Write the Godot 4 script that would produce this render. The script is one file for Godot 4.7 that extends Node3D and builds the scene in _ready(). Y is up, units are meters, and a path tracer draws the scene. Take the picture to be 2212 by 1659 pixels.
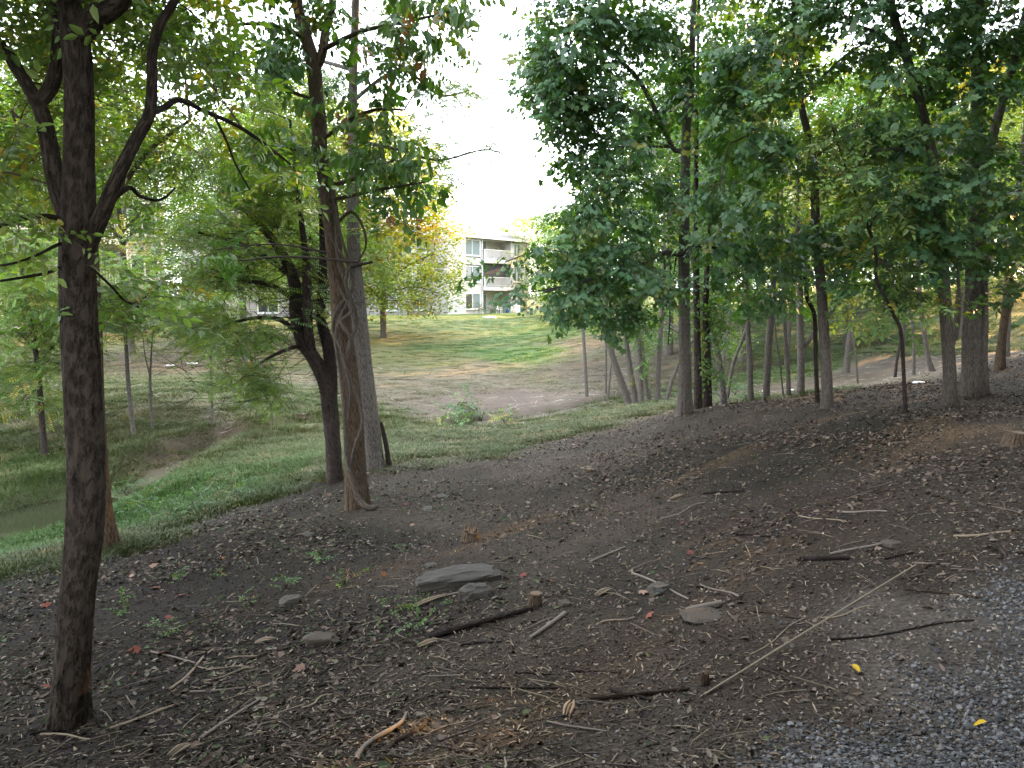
extends Node3D
# A woodland edge at evening: a leaf-littered bank falls to a small stream, a mown slope and apartment houses lie beyond.

const FOCAL := 710.0
const PITCH := 0.1239
const EYE := Vector3(0, 1.6, 0)

var rng := RandomNumberGenerator.new()
var fine := FastNoiseLite.new()
var coarse := FastNoiseLite.new()
var bark_noise := FastNoiseLite.new()
var xs := PackedFloat64Array()
var zs := PackedFloat64Array()
var hs := PackedFloat32Array()
var tps_p: Array[Vector2] = []
var tps_w := PackedFloat64Array()
var stream: Array[Vector3] = []          # x, z, half width
var anchors: Array = []
var mats := {}
var sprigs := {}
var leaf_mesh := {}
var used := {}

# ---------------------------------------------------------------- basics
func lin(r: float, g: float, b: float) -> Color:
	return Color(r, g, b).linear_to_srgb()

func numbered(called: String) -> String:
	var n: int = used.get(called, -1) + 1
	used[called] = n
	return called if n == 0 else "%s_%03d" % [called, n]

func tag(o: Node, label: String, category: String, group := "", kind := "") -> Node:
	if label: o.set_meta("label", label)
	if category: o.set_meta("category", category)
	if group: o.set_meta("group", group)
	if kind: o.set_meta("kind", kind)
	return o

func base(called: String, where: Vector3, turn := 0.0) -> Node3D:
	var o := Node3D.new()
	o.name = numbered(called)
	add_child(o)
	o.position = where
	o.rotation.y = turn
	return o

# a sight line through the lens, followed to the distance d in front of the camera
func at(px: float, py: float, d: float) -> Vector3:
	var u := (px - 512.0) / FOCAL
	var v := (384.0 - py) / FOCAL
	var f := cos(PITCH) + v * sin(PITCH)
	var y := v * cos(PITCH) - sin(PITCH)
	return EYE + Vector3(u, y, -f) * (d / f)

func per_px(d: float) -> float:
	return d / FOCAL

func gp(px: float, py: float) -> Vector3:
	var d := 1.4
	while d < 160.0:
		var p := at(px, py, d)
		if p.y <= ground(p.x, p.z):
			var lo := d / 1.02
			var hi := d
			for k in 8:
				var m := (lo + hi) * 0.5
				var q := at(px, py, m)
				if q.y <= ground(q.x, q.z): hi = m
				else: lo = m
			var r := at(px, py, hi)
			r.y = ground(r.x, r.z)
			return r
		d *= 1.02
	var e := at(px, py, 100.0)
	e.y = ground(e.x, e.z)
	return e

func on_ground(x: float, z: float) -> Vector3:
	return Vector3(x, ground(x, z), z)

# ---------------------------------------------------------------- mesh collector
class Mesher:
	var v := PackedVector3Array()
	var n := PackedVector3Array()
	var uv := PackedVector2Array()
	var c := PackedColorArray()
	var i := PackedInt32Array()
	var tint := Color(1, 1, 1)

	func tri(a: Vector3, b: Vector3, d: Vector3) -> void:
		var nn := (d - a).cross(b - a).normalized()
		var k := v.size()
		for p in [a, b, d]:
			v.append(p)
			n.append(nn)
			uv.append(Vector2(p.x + p.z, p.y))
			c.append(tint)
		i.append_array([k, k + 1, k + 2])

	func quad(a: Vector3, b: Vector3, d: Vector3, e: Vector3) -> void:
		var nn := (d - a).cross(b - a).normalized()
		var k := v.size()
		for p in [a, b, d, e]:
			v.append(p)
			n.append(nn)
			uv.append(Vector2(p.x + p.z, p.y))
			c.append(tint)
		i.append_array([k, k + 1, k + 2, k, k + 2, k + 3])

	func box(lo: Vector3, hi: Vector3) -> void:
		var a := lo
		var b := hi
		quad(Vector3(a.x, a.y, b.z), Vector3(a.x, b.y, b.z), Vector3(b.x, b.y, b.z), Vector3(b.x, a.y, b.z))
		quad(Vector3(b.x, a.y, a.z), Vector3(b.x, b.y, a.z), Vector3(a.x, b.y, a.z), Vector3(a.x, a.y, a.z))
		quad(Vector3(a.x, a.y, a.z), Vector3(a.x, b.y, a.z), Vector3(a.x, b.y, b.z), Vector3(a.x, a.y, b.z))
		quad(Vector3(b.x, a.y, b.z), Vector3(b.x, b.y, b.z), Vector3(b.x, b.y, a.z), Vector3(b.x, a.y, a.z))
		quad(Vector3(a.x, b.y, b.z), Vector3(a.x, b.y, a.z), Vector3(b.x, b.y, a.z), Vector3(b.x, b.y, b.z))
		quad(Vector3(a.x, a.y, a.z), Vector3(a.x, a.y, b.z), Vector3(b.x, a.y, b.z), Vector3(b.x, a.y, a.z))

	# rings of points, closed round; smooth normals
	func rings(rows: Array, rep: float, vlen: PackedFloat32Array, caps: bool) -> void:
		var m: int = rows[0].size()
		var k := v.size()
		var h := rows.size()
		for j in h:
			var r: PackedVector3Array = rows[j]
			var ra: PackedVector3Array = rows[maxi(j - 1, 0)]
			var rb: PackedVector3Array = rows[mini(j + 1, h - 1)]
			for s in m + 1:
				var q := s % m
				var along := rb[q] - ra[q]
				var round_ := r[(q + 1) % m] - r[(q + m - 1) % m]
				v.append(r[q])
				n.append(round_.cross(along).normalized())
				uv.append(Vector2(rep * s / m, vlen[j]))
				c.append(tint)
		for j in h - 1:
			for s in m:
				var a := k + j * (m + 1) + s
				var b := a + m + 1
				i.append_array([a, b, a + 1, a + 1, b, b + 1])
		if caps:
			for e in [0, h - 1]:
				var r: PackedVector3Array = rows[e]
				var mid := Vector3.ZERO
				for p in r: mid += p
				mid /= m
				for s in m:
					if e == 0: tri(mid, r[s], r[(s + 1) % m])
					else: tri(mid, r[(s + 1) % m], r[s])

	func commit(mat: Material) -> ArrayMesh:
		var a := []
		a.resize(Mesh.ARRAY_MAX)
		a[Mesh.ARRAY_VERTEX] = v
		a[Mesh.ARRAY_NORMAL] = n
		a[Mesh.ARRAY_TEX_UV] = uv
		a[Mesh.ARRAY_COLOR] = c
		a[Mesh.ARRAY_INDEX] = i
		var m := ArrayMesh.new()
		m.add_surface_from_arrays(Mesh.PRIMITIVE_TRIANGLES, a)
		m.surface_set_material(0, mat)
		return m

func part(called: String, mb: Mesher, mat: Material, parent: Node, kind := "") -> MeshInstance3D:
	var o := MeshInstance3D.new()
	o.name = called if parent != self else numbered(called)
	o.mesh = mb.commit(mat)
	parent.add_child(o, true)
	if kind: o.set_meta("kind", kind)
	return o

# smooth line through points; radii follow. Returns [points, radii]
func smooth(p: Array, r: Array, step: float) -> Array:
	var op: Array[Vector3] = []
	var orr := PackedFloat32Array()
	var n := p.size()
	for k in n - 1:
		var a: Vector3 = p[maxi(k - 1, 0)]
		var b: Vector3 = p[k]
		var c: Vector3 = p[k + 1]
		var d: Vector3 = p[mini(k + 2, n - 1)]
		var seg := maxi(1, int(ceil(b.distance_to(c) / step)))
		for s in seg:
			var t := float(s) / seg
			op.append(b.cubic_interpolate(c, a, d, t))
			orr.append(lerpf(r[k], r[k + 1], t))
	op.append(p[n - 1])
	orr.append(r[n - 1])
	return [op, orr]

# a tapering limb along a line; ridge = relief of the bark as share of the radius
func limb(mb: Mesher, line: Array, sides: int, ridge := 0.0, flare := 0.0, caps := true) -> void:
	var p: Array[Vector3] = line[0]
	var r: PackedFloat32Array = line[1]
	var rows := []
	var vl := PackedFloat32Array()
	var run := 0.0
	var side := Vector3.ZERO
	var seed_ := p[0].x * 7.3 + p[0].z * 3.1
	for k in p.size():
		var dir: Vector3 = (p[mini(k + 1, p.size() - 1)] - p[maxi(k - 1, 0)]).normalized()
		if side == Vector3.ZERO:
			side = dir.cross(Vector3(0.31, 0.2, 0.93)).normalized()
		side = (side - dir * side.dot(dir)).normalized()
		var up := dir.cross(side)
		if k > 0: run += p[k].distance_to(p[k - 1])
		var row := PackedVector3Array()
		for s in sides:
			var a := TAU * s / sides
			var rad := r[k]
			if ridge > 0.0:
				var f := 1.0 / maxf(r[0], 0.05)
				var e := bark_noise.get_noise_3d(cos(a) * 26.0 + seed_, sin(a) * 26.0, run * 5.0 * minf(f * 0.1, 1.6))
				var e2 := bark_noise.get_noise_3d(cos(a) * 8.0, sin(a) * 8.0 + seed_, run * 9.0)
				rad *= 1.0 + ridge * (1.0 - 2.2 * absf(e)) + ridge * 0.7 * e2
			if flare > 0.0:
				var fl := exp(-run / (r[0] * 1.6))
				rad *= 1.0 + flare * fl * (0.55 + 0.75 * maxf(0.0, sin(a * 4.0 + seed_)))
			row.append(p[k] + (side * cos(a) + up * sin(a)) * rad)
		rows.append(row)
		vl.append(run / 0.7)
	mb.rings(rows, maxf(1.0, roundf(TAU * r[0] / 0.35)), vl, caps)

# ---------------------------------------------------------------- terrain
func tps_kernel(r2: float) -> float:
	return 0.0 if r2 < 1e-12 else r2 * log(r2)

func solve_terrain(pts: Array) -> void:
	var n := pts.size()
	var m := n + 3
	var a: Array = []
	for i in n:
		var row := PackedFloat64Array()
		row.resize(m + 1)
		var pi: Vector2 = Vector2(pts[i].x, pts[i].y) / 40.0
		tps_p.append(pi)
		for j in n:
			var pj := Vector2(pts[j].x, pts[j].y) / 40.0
			row[j] = tps_kernel(pi.distance_squared_to(pj))
		row[i] += 0.0004
		row[n] = 1.0
		row[n + 1] = pi.x
		row[n + 2] = pi.y
		row[m] = pts[i].z
		a.append(row)
	for k in 3:
		var row := PackedFloat64Array()
		row.resize(m + 1)
		for j in n: row[j] = [1.0, tps_p[j].x, tps_p[j].y][k]
		a.append(row)
	for k in m:
		var best := k
		for q in range(k + 1, m):
			if absf(a[q][k]) > absf(a[best][k]): best = q
		var t = a[k]
		a[k] = a[best]
		a[best] = t
		var rk: PackedFloat64Array = a[k]
		for q in range(k + 1, m):
			var rq: PackedFloat64Array = a[q]
			var f := rq[k] / rk[k]
			if f != 0.0:
				for w in range(k, m + 1): rq[w] -= f * rk[w]
				a[q] = rq
	tps_w.resize(m)
	for k in range(m - 1, -1, -1):
		var s: float = a[k][m]
		for w in range(k + 1, m): s -= a[k][w] * tps_w[w]
		tps_w[k] = s / a[k][k]

func raw_height(x: float, z: float) -> float:
	var p := Vector2(x, z) / 40.0
	var n := tps_p.size()
	var h := tps_w[n] + tps_w[n + 1] * p.x + tps_w[n + 2] * p.y
	for i in n:
		var r2 := p.distance_squared_to(tps_p[i])
		if r2 > 1e-12: h += tps_w[i] * r2 * log(r2)
	return h

# distance to the stream's line over its half width, and the place along it
func stream_at(x: float, z: float) -> Vector2:
	var best := 1e9
	var where := 0.0
	var p := Vector2(x, z)
	for k in stream.size() - 1:
		var a := Vector2(stream[k].x, stream[k].y)
		var b := Vector2(stream[k + 1].x, stream[k + 1].y)
		var t := clampf((p - a).dot(b - a) / (b - a).length_squared(), 0.0, 1.0)
		var w := lerpf(stream[k].z, stream[k + 1].z, t)
		var d := p.distance_to(a.lerp(b, t)) / w
		if d < best:
			best = d
			where = k + t
	return Vector2(best, where)

func ground(x: float, z: float) -> float:
	var i := clampi(xs.bsearch(x) - 1, 0, xs.size() - 2)
	var j := clampi(zs.bsearch(z) - 1, 0, zs.size() - 2)
	var u := clampf((x - xs[i]) / (xs[i + 1] - xs[i]), 0.0, 1.0)
	var w := clampf((z - zs[j]) / (zs[j + 1] - zs[j]), 0.0, 1.0)
	var k := j * xs.size() + i
	return lerpf(lerpf(hs[k], hs[k + 1], u), lerpf(hs[k + xs.size()], hs[k + xs.size() + 1], u), w)

func ground_normal(x: float, z: float) -> Vector3:
	var e := 0.12
	return Vector3(ground(x - e, z) - ground(x + e, z), 2.0 * e, ground(x, z - e) - ground(x, z + e)).normalized()

func make_heights() -> void:
	var P := []
	for a in [
		[0, 768, 2.75], [512, 768, 2.3], [1024, 768, 2.2], [68, 724, 3.27], [512, 650, 3.5], [512, 560, 5.5], [360, 505, 8.6], [500, 470, 10.4],
		[250, 520, 9.3], [100, 551, 7.4], [150, 640, 4.45], [373, 468, 11.5], [335, 482, 10.9], [230, 480, 12.9], [60, 545, 10.9], [20, 520, 12.7],
		[30, 478, 14.8], [110, 468, 15.4], [45, 456, 16.0], [460, 440, 16.0], [600, 440, 12.6], [690, 412, 12.7], [830, 406, 11.0], [955, 402, 10.8],
		[1024, 440, 6.2], [800, 480, 6.5], [800, 560, 4.3], [1000, 620, 3.16], [650, 500, 7.0], [1024, 520, 4.15],
		[720, 394, 20.0], [640, 402, 21.0], [870, 382, 19.0], [880, 352, 27.0], [800, 365, 27.0], [950, 345, 28.0], [1010, 300, 38.0], [900, 320, 36.0],
		[760, 340, 34.0], [650, 330, 42.0], [600, 318, 58.0], [520, 411, 24.0], [480, 385, 30.5], [560, 375, 33.0], [420, 365, 37.0], [520, 355, .105, .215, .06, 1, 0, 0],
		[520, 335, 52.0], [520, 321, 60.0], [400, 321, 55.0], [480, 314, 75.0], [300, 400, 22.0], [150, 400, 20.0], [200, 370, 30.0], [200, 345, 40.0],
		[150, 330, 47.0], [20, 340, 40.0], [20, 400, 20.5], [300, 345, 42.0], [300, 323, 52.0], [430, 422, 22.4], [700, 404, 15.5], [835, 390, 14.5], [913, 383, 15.0], [960, 377, 14.6], [996, 366, 14.4], [1024, 356, 14.5], [1100, 342, 14.5], [760, 401, 14.8]]:
		var p := at(a[0], a[1], a[2])
		P.append(Vector3(p.x, p.z, p.y))
	for w in [[0, 0, 0.0], [8, 0, 0.22], [-12, 0, -1.2], [20, 0, 0.6], [20, 15, 0.7], [0, 15, 0.3], [-20, 15, -0.9], [-30, 0, -1.9], [40, -10, 1.2], [22, -18, 0.5],
		[-40, -15, -2.3], [-60, -40, -0.8], [60, -50, 4.0], [80, -100, 5.0], [-80, -100, 0.2], [0, -150, 0.2], [260, -220, 6.0], [-260, -220, 0.0], [0, -340, 1.0],
		[260, 120, 4.0], [-260, 120, -2.0], [30, -72, 1.0], [-20, -75, -0.5], [-9, 2, -0.75], [-4, 1, -0.25], [5, -2, 0.1]]:
		P.append(Vector3(w[0], w[1], w[2]))
	solve_terrain(P)
	stream = [Vector3(-26, -9.5, 2.2), Vector3(-15, -10.9, 2.2), Vector3(-10.2, -11.9, 1.8), Vector3(-8.5, -13.3, 1.45), Vector3(-8.1, -15.2, 0.95), Vector3(-7.4, -17.4, 0.5), Vector3(-5.2, -19.8, 0.4), Vector3(-2.4, -21.6, 0.45), Vector3(1.0, -22.6, 0.75), Vector3(3.4, -24.6, 0.65), Vector3(6.4, -26.6, 0.6), Vector3(11, -27.5, 0.6), Vector3(17, -31, 0.6)]
	var right: Array = []
	var x := 0.0
	while x < 340.0:
		right.append(x)
		x += 0.13 if x < 9.0 else minf(0.13 + (x - 9.0) * 0.07, 14.0)
	for k in range(right.size() - 1, 0, -1): xs.append(-right[k])
	for q in right: xs.append(q)
	var back: Array = []
	var z := 0.0
	while z < 120.0:
		back.append(z)
		z += 0.13 if z < 1.0 else minf(0.13 + z * 0.2, 12.0)
	var ahead: Array = []
	z = 0.13
	while z < 420.0:
		ahead.append(z)
		z += 0.12 if z < 12.0 else minf(0.12 + (z - 12.0) * 0.012, 0.12 + maxf(0.0, z - 70.0) * 0.12 + 0.6)
	for k in range(ahead.size() - 1, -1, -1): zs.append(-ahead[k])
	for q in back: zs.append(q)
	hs.resize(xs.size() * zs.size())
	for j in zs.size():
		for i in xs.size():
			var h := raw_height(xs[i], zs[j])
			if zs[j] < -6.0 and zs[j] > -32.0 and xs[i] < 18.0:
				var s := stream_at(xs[i] + fine.get_noise_2d(xs[i] * 9.0, zs[j] * 9.0) * 0.35, zs[j] + fine.get_noise_2d(xs[i] * 9.0 + 70.0, zs[j] * 9.0) * 0.35)
				var edge := 1.0 - smoothstep(0.75, 1.25, s.x)
				h -= lerpf(0.62, 0.3, smoothstep(2.8, 3.8, s.y)) * edge
				h += 0.08 * exp(-pow((s.x - 1.5) / 0.35, 2.0))
			var near := 1.0 / (1.0 + absf(zs[j]) * 0.03)
			near *= near
			h += fine.get_noise_2d(xs[i] * 22.0, zs[j] * 22.0) * 0.045 * near + fine.get_noise_2d(xs[i] * 75.0, zs[j] * 75.0) * 0.018 * near + coarse.get_noise_2d(xs[i] * 6.0, zs[j] * 6.0) * 0.12 * near
			hs[j * xs.size() + i] = h

# colour and cover of the ground: [px, py, r, g, b, grass, litter, straw]
func make_anchors() -> void:
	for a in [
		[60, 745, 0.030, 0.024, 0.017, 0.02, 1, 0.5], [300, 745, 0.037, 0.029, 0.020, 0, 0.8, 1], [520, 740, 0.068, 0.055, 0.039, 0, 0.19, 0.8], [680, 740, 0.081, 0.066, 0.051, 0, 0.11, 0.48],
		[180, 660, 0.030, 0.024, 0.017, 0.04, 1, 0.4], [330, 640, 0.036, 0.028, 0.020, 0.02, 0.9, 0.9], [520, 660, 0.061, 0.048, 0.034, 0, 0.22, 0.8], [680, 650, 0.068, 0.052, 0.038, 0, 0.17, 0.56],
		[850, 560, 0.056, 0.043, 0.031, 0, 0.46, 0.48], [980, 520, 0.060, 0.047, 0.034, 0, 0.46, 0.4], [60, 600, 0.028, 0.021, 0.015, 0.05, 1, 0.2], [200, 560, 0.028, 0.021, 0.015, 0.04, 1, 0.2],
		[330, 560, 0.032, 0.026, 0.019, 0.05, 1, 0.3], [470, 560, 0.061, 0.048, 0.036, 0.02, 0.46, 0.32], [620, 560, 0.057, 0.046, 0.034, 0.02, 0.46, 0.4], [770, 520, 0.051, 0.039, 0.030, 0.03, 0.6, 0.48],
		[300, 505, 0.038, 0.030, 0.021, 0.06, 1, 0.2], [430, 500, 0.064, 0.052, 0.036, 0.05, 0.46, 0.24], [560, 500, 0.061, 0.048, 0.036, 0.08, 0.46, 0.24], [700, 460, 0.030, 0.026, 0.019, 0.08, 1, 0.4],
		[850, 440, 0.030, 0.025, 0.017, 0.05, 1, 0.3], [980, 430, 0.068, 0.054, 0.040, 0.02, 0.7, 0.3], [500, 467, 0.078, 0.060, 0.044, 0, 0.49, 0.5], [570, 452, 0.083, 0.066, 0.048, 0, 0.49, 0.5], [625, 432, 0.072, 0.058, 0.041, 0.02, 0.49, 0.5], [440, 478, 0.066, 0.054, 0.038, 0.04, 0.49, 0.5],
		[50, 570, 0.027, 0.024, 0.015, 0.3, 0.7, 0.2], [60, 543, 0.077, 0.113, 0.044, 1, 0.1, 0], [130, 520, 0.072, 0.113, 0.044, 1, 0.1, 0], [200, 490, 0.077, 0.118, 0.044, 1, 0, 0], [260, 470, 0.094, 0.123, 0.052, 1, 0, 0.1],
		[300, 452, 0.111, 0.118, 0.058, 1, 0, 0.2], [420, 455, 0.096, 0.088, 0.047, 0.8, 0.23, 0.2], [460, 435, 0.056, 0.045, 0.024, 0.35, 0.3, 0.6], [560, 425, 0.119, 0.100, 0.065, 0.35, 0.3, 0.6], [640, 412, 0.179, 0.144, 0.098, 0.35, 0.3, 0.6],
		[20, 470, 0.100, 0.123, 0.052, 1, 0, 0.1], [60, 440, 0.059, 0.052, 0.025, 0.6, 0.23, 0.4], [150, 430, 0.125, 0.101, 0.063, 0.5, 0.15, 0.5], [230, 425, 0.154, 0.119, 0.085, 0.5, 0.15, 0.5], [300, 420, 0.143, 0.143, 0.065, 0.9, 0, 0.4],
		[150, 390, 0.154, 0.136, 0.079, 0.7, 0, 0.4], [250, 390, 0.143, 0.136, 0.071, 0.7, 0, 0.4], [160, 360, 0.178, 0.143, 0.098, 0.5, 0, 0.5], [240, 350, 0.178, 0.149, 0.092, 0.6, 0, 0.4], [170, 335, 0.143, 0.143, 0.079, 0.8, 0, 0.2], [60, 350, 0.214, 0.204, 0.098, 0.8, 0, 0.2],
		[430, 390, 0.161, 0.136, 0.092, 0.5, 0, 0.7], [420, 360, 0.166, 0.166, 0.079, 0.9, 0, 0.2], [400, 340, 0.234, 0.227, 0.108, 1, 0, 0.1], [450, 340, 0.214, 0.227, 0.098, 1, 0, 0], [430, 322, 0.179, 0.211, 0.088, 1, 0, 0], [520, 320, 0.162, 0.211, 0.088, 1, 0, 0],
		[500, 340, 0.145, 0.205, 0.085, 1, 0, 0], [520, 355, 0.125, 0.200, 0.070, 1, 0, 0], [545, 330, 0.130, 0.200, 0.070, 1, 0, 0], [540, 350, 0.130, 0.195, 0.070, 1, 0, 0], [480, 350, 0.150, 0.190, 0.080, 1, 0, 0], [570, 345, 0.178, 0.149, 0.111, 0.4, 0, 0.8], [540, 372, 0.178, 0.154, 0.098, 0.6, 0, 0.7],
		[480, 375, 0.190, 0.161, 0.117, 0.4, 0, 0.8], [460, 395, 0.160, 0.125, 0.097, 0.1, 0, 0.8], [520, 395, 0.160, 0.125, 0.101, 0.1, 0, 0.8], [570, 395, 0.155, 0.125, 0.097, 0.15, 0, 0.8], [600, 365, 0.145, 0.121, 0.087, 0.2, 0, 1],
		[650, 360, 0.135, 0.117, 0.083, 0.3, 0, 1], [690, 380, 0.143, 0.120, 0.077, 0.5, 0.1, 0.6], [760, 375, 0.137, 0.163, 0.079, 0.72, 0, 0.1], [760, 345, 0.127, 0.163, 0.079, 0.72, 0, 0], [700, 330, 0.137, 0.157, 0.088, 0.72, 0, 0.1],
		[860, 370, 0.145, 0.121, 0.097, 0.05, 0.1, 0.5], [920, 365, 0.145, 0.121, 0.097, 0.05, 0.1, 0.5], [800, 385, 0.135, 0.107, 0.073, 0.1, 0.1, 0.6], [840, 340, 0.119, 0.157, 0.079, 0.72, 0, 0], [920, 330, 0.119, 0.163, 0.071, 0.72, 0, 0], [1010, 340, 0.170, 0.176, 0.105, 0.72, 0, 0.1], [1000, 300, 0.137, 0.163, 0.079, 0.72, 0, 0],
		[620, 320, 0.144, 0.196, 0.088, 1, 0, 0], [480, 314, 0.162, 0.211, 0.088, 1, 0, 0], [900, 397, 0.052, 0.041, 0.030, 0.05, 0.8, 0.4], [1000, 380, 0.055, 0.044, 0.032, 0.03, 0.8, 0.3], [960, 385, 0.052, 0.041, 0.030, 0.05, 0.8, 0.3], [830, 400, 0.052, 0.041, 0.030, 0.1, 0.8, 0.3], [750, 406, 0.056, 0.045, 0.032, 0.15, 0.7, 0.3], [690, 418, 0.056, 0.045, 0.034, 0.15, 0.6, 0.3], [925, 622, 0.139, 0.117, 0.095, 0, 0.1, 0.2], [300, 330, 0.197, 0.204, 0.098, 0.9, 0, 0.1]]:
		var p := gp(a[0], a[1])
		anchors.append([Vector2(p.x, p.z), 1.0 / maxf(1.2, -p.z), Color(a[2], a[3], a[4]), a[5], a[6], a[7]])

# [colour, grass, litter, straw]
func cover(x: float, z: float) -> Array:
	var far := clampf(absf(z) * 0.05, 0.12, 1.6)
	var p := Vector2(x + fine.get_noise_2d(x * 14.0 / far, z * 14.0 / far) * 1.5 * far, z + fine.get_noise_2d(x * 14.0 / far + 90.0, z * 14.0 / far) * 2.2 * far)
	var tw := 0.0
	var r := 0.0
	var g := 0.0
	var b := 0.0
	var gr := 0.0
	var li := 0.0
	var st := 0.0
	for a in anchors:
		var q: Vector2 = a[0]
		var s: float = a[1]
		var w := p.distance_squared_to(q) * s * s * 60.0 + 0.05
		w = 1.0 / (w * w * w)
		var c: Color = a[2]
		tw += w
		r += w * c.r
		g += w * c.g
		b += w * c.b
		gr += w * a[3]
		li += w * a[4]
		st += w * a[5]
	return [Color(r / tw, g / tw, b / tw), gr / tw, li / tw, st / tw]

var gravel_a: Vector2
var gravel_b: Vector2
func gravel_amount(x: float, z: float) -> float:
	var d := gravel_b - gravel_a
	var s := (Vector2(x, z) - gravel_a).cross(d.normalized()) * -1.0
	s += fine.get_noise_2d(x * 40.0, z * 40.0) * 0.5 + fine.get_noise_2d(x * 150.0, z * 150.0) * 0.22
	return smoothstep(-0.15, 0.35, s)

var covers := {}
# what covers the ground at a place, looked up at the nearest point of the terrain's grid
func cover_near(x: float, z: float) -> Array:
	var i := clampi(xs.bsearch(x + rng.randf_range(-.08, .08)), 0, xs.size() - 1)
	var j := clampi(zs.bsearch(z + rng.randf_range(-.08, .08)), 0, zs.size() - 1)
	return covers.get(j * xs.size() + i, [Color(.08, .07, .05), 0.0, 0.0, 0.0])

func make_ground() -> void:
	var v := PackedVector3Array()
	var n := PackedVector3Array()
	var c := PackedColorArray()
	var ix := PackedInt32Array()
	var w := xs.size()
	var q1 := gp(775, 768)
	var q2 := gp(1024, 552)
	gravel_a = Vector2(q1.x, q1.z)
	gravel_b = Vector2(q2.x, q2.z)
	for j in zs.size():
		for i in w:
			var x := xs[i]
			var z := zs[j]
			v.append(Vector3(x, hs[j * w + i], z))
			n.append(Vector3(hs[j * w + maxi(i - 1, 0)] - hs[j * w + mini(i + 1, w - 1)], 0, 0))
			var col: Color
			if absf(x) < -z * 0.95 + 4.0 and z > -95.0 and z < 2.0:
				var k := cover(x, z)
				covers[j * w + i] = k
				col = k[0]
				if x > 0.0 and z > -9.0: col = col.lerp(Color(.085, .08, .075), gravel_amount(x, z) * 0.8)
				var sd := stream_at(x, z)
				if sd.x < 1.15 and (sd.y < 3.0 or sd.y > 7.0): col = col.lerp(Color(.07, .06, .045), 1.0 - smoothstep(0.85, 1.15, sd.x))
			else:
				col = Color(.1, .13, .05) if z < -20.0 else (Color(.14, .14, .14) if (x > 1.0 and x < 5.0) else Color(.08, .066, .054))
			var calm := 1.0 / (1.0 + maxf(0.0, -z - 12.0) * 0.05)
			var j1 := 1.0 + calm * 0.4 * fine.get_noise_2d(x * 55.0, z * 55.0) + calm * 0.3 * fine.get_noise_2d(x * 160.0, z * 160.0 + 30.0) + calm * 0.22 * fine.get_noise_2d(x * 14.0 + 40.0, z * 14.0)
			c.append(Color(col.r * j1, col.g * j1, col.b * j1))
	for j in zs.size():
		for i in w:
			var k := j * w + i
			var dx: float = xs[mini(i + 1, w - 1)] - xs[maxi(i - 1, 0)]
			var dz: float = zs[mini(j + 1, zs.size() - 1)] - zs[maxi(j - 1, 0)]
			var hx: float = hs[j * w + mini(i + 1, w - 1)] - hs[j * w + maxi(i - 1, 0)]
			var hz: float = hs[mini(j + 1, zs.size() - 1) * w + i] - hs[maxi(j - 1, 0) * w + i]
			n[k] = Vector3(-hx / dx, 1.0, -hz / dz).normalized()
	for j in zs.size() - 1:
		for i in w - 1:
			var a := j * w + i
			ix.append_array([a, a + 1, a + w, a + 1, a + w + 1, a + w])
	var arr := []
	arr.resize(Mesh.ARRAY_MAX)
	arr[Mesh.ARRAY_VERTEX] = v
	arr[Mesh.ARRAY_NORMAL] = n
	arr[Mesh.ARRAY_COLOR] = c
	arr[Mesh.ARRAY_INDEX] = ix
	var m := ArrayMesh.new()
	m.add_surface_from_arrays(Mesh.PRIMITIVE_TRIANGLES, arr)
	m.surface_set_material(0, mats.soil)
	var o := MeshInstance3D.new()
	o.name = "ground"
	o.mesh = m
	add_child(o)
	tag(o, "sloping earth bank, stream valley and mown lawn slope", "ground", "", "structure")

func make_water() -> void:
	var mb := Mesher.new()
	var line := []
	var wid := []
	for s in stream:
		line.append(Vector3(s.x, raw_height(s.x, s.y) - 0.24, s.y))
		wid.append(s.z)
	for k in range(line.size() - 2, -1, -1):           # the water only falls towards the pool
		line[k].y = minf(line[k].y, line[k + 1].y)
	var sm := smooth(line, wid, 0.16)
	var p: Array[Vector3] = sm[0]
	var across := 18
	for k in p.size():
		var dir := (p[mini(k + 1, p.size() - 1)] - p[maxi(k - 1, 0)])
		dir.y = 0
		var sd := dir.normalized().cross(Vector3.UP)
		for s in across + 1:
			var q: Vector3 = p[k] + sd * (float(s) / across * 2.0 - 1.0) * sm[1][k] * 1.12
			q.y = p[k].y + fine.get_noise_2d(q.x * 190.0, q.z * 190.0) * 0.008
			mb.v.append(q)
			mb.n.append(Vector3.UP)
			mb.uv.append(Vector2(q.x, q.z))
			mb.c.append(Color(1, 1, 1))
	for k in p.size() - 1:
		for s in across:
			var a := k * (across + 1) + s
			mb.i.append_array([a, a + across + 1, a + 1, a + 1, a + across + 1, a + across + 2])
	var o := part("stream_water", mb, mats.water, self)
	tag(o, "murky green water of the small stream", "water", "", "structure")

# ---------------------------------------------------------------- materials
func noise(kind: int, freq: float, octaves: int, s: int, ridged := false) -> FastNoiseLite:
	var f := FastNoiseLite.new()
	f.noise_type = kind
	f.frequency = freq
	f.seed = s
	f.fractal_octaves = octaves
	f.fractal_type = FastNoiseLite.FRACTAL_RIDGED if ridged else FastNoiseLite.FRACTAL_FBM
	return f

func tex(size: int, layers: Array, lo: Color, hi: Color) -> ImageTexture:
	var ims := []
	for l in layers: ims.append([(l[0] as FastNoiseLite).get_seamless_image(size, size), l[1]])
	var im := Image.create(size, size, true, Image.FORMAT_RGB8)
	for y in size:
		for x in size:
			var t := 0.0
			for l in ims: t += l[0].get_pixel(x, y).r * l[1]
			im.set_pixel(x, y, lo.lerp(hi, clampf(t, 0.0, 1.0)))
	return ImageTexture.create_from_image(im)

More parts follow.
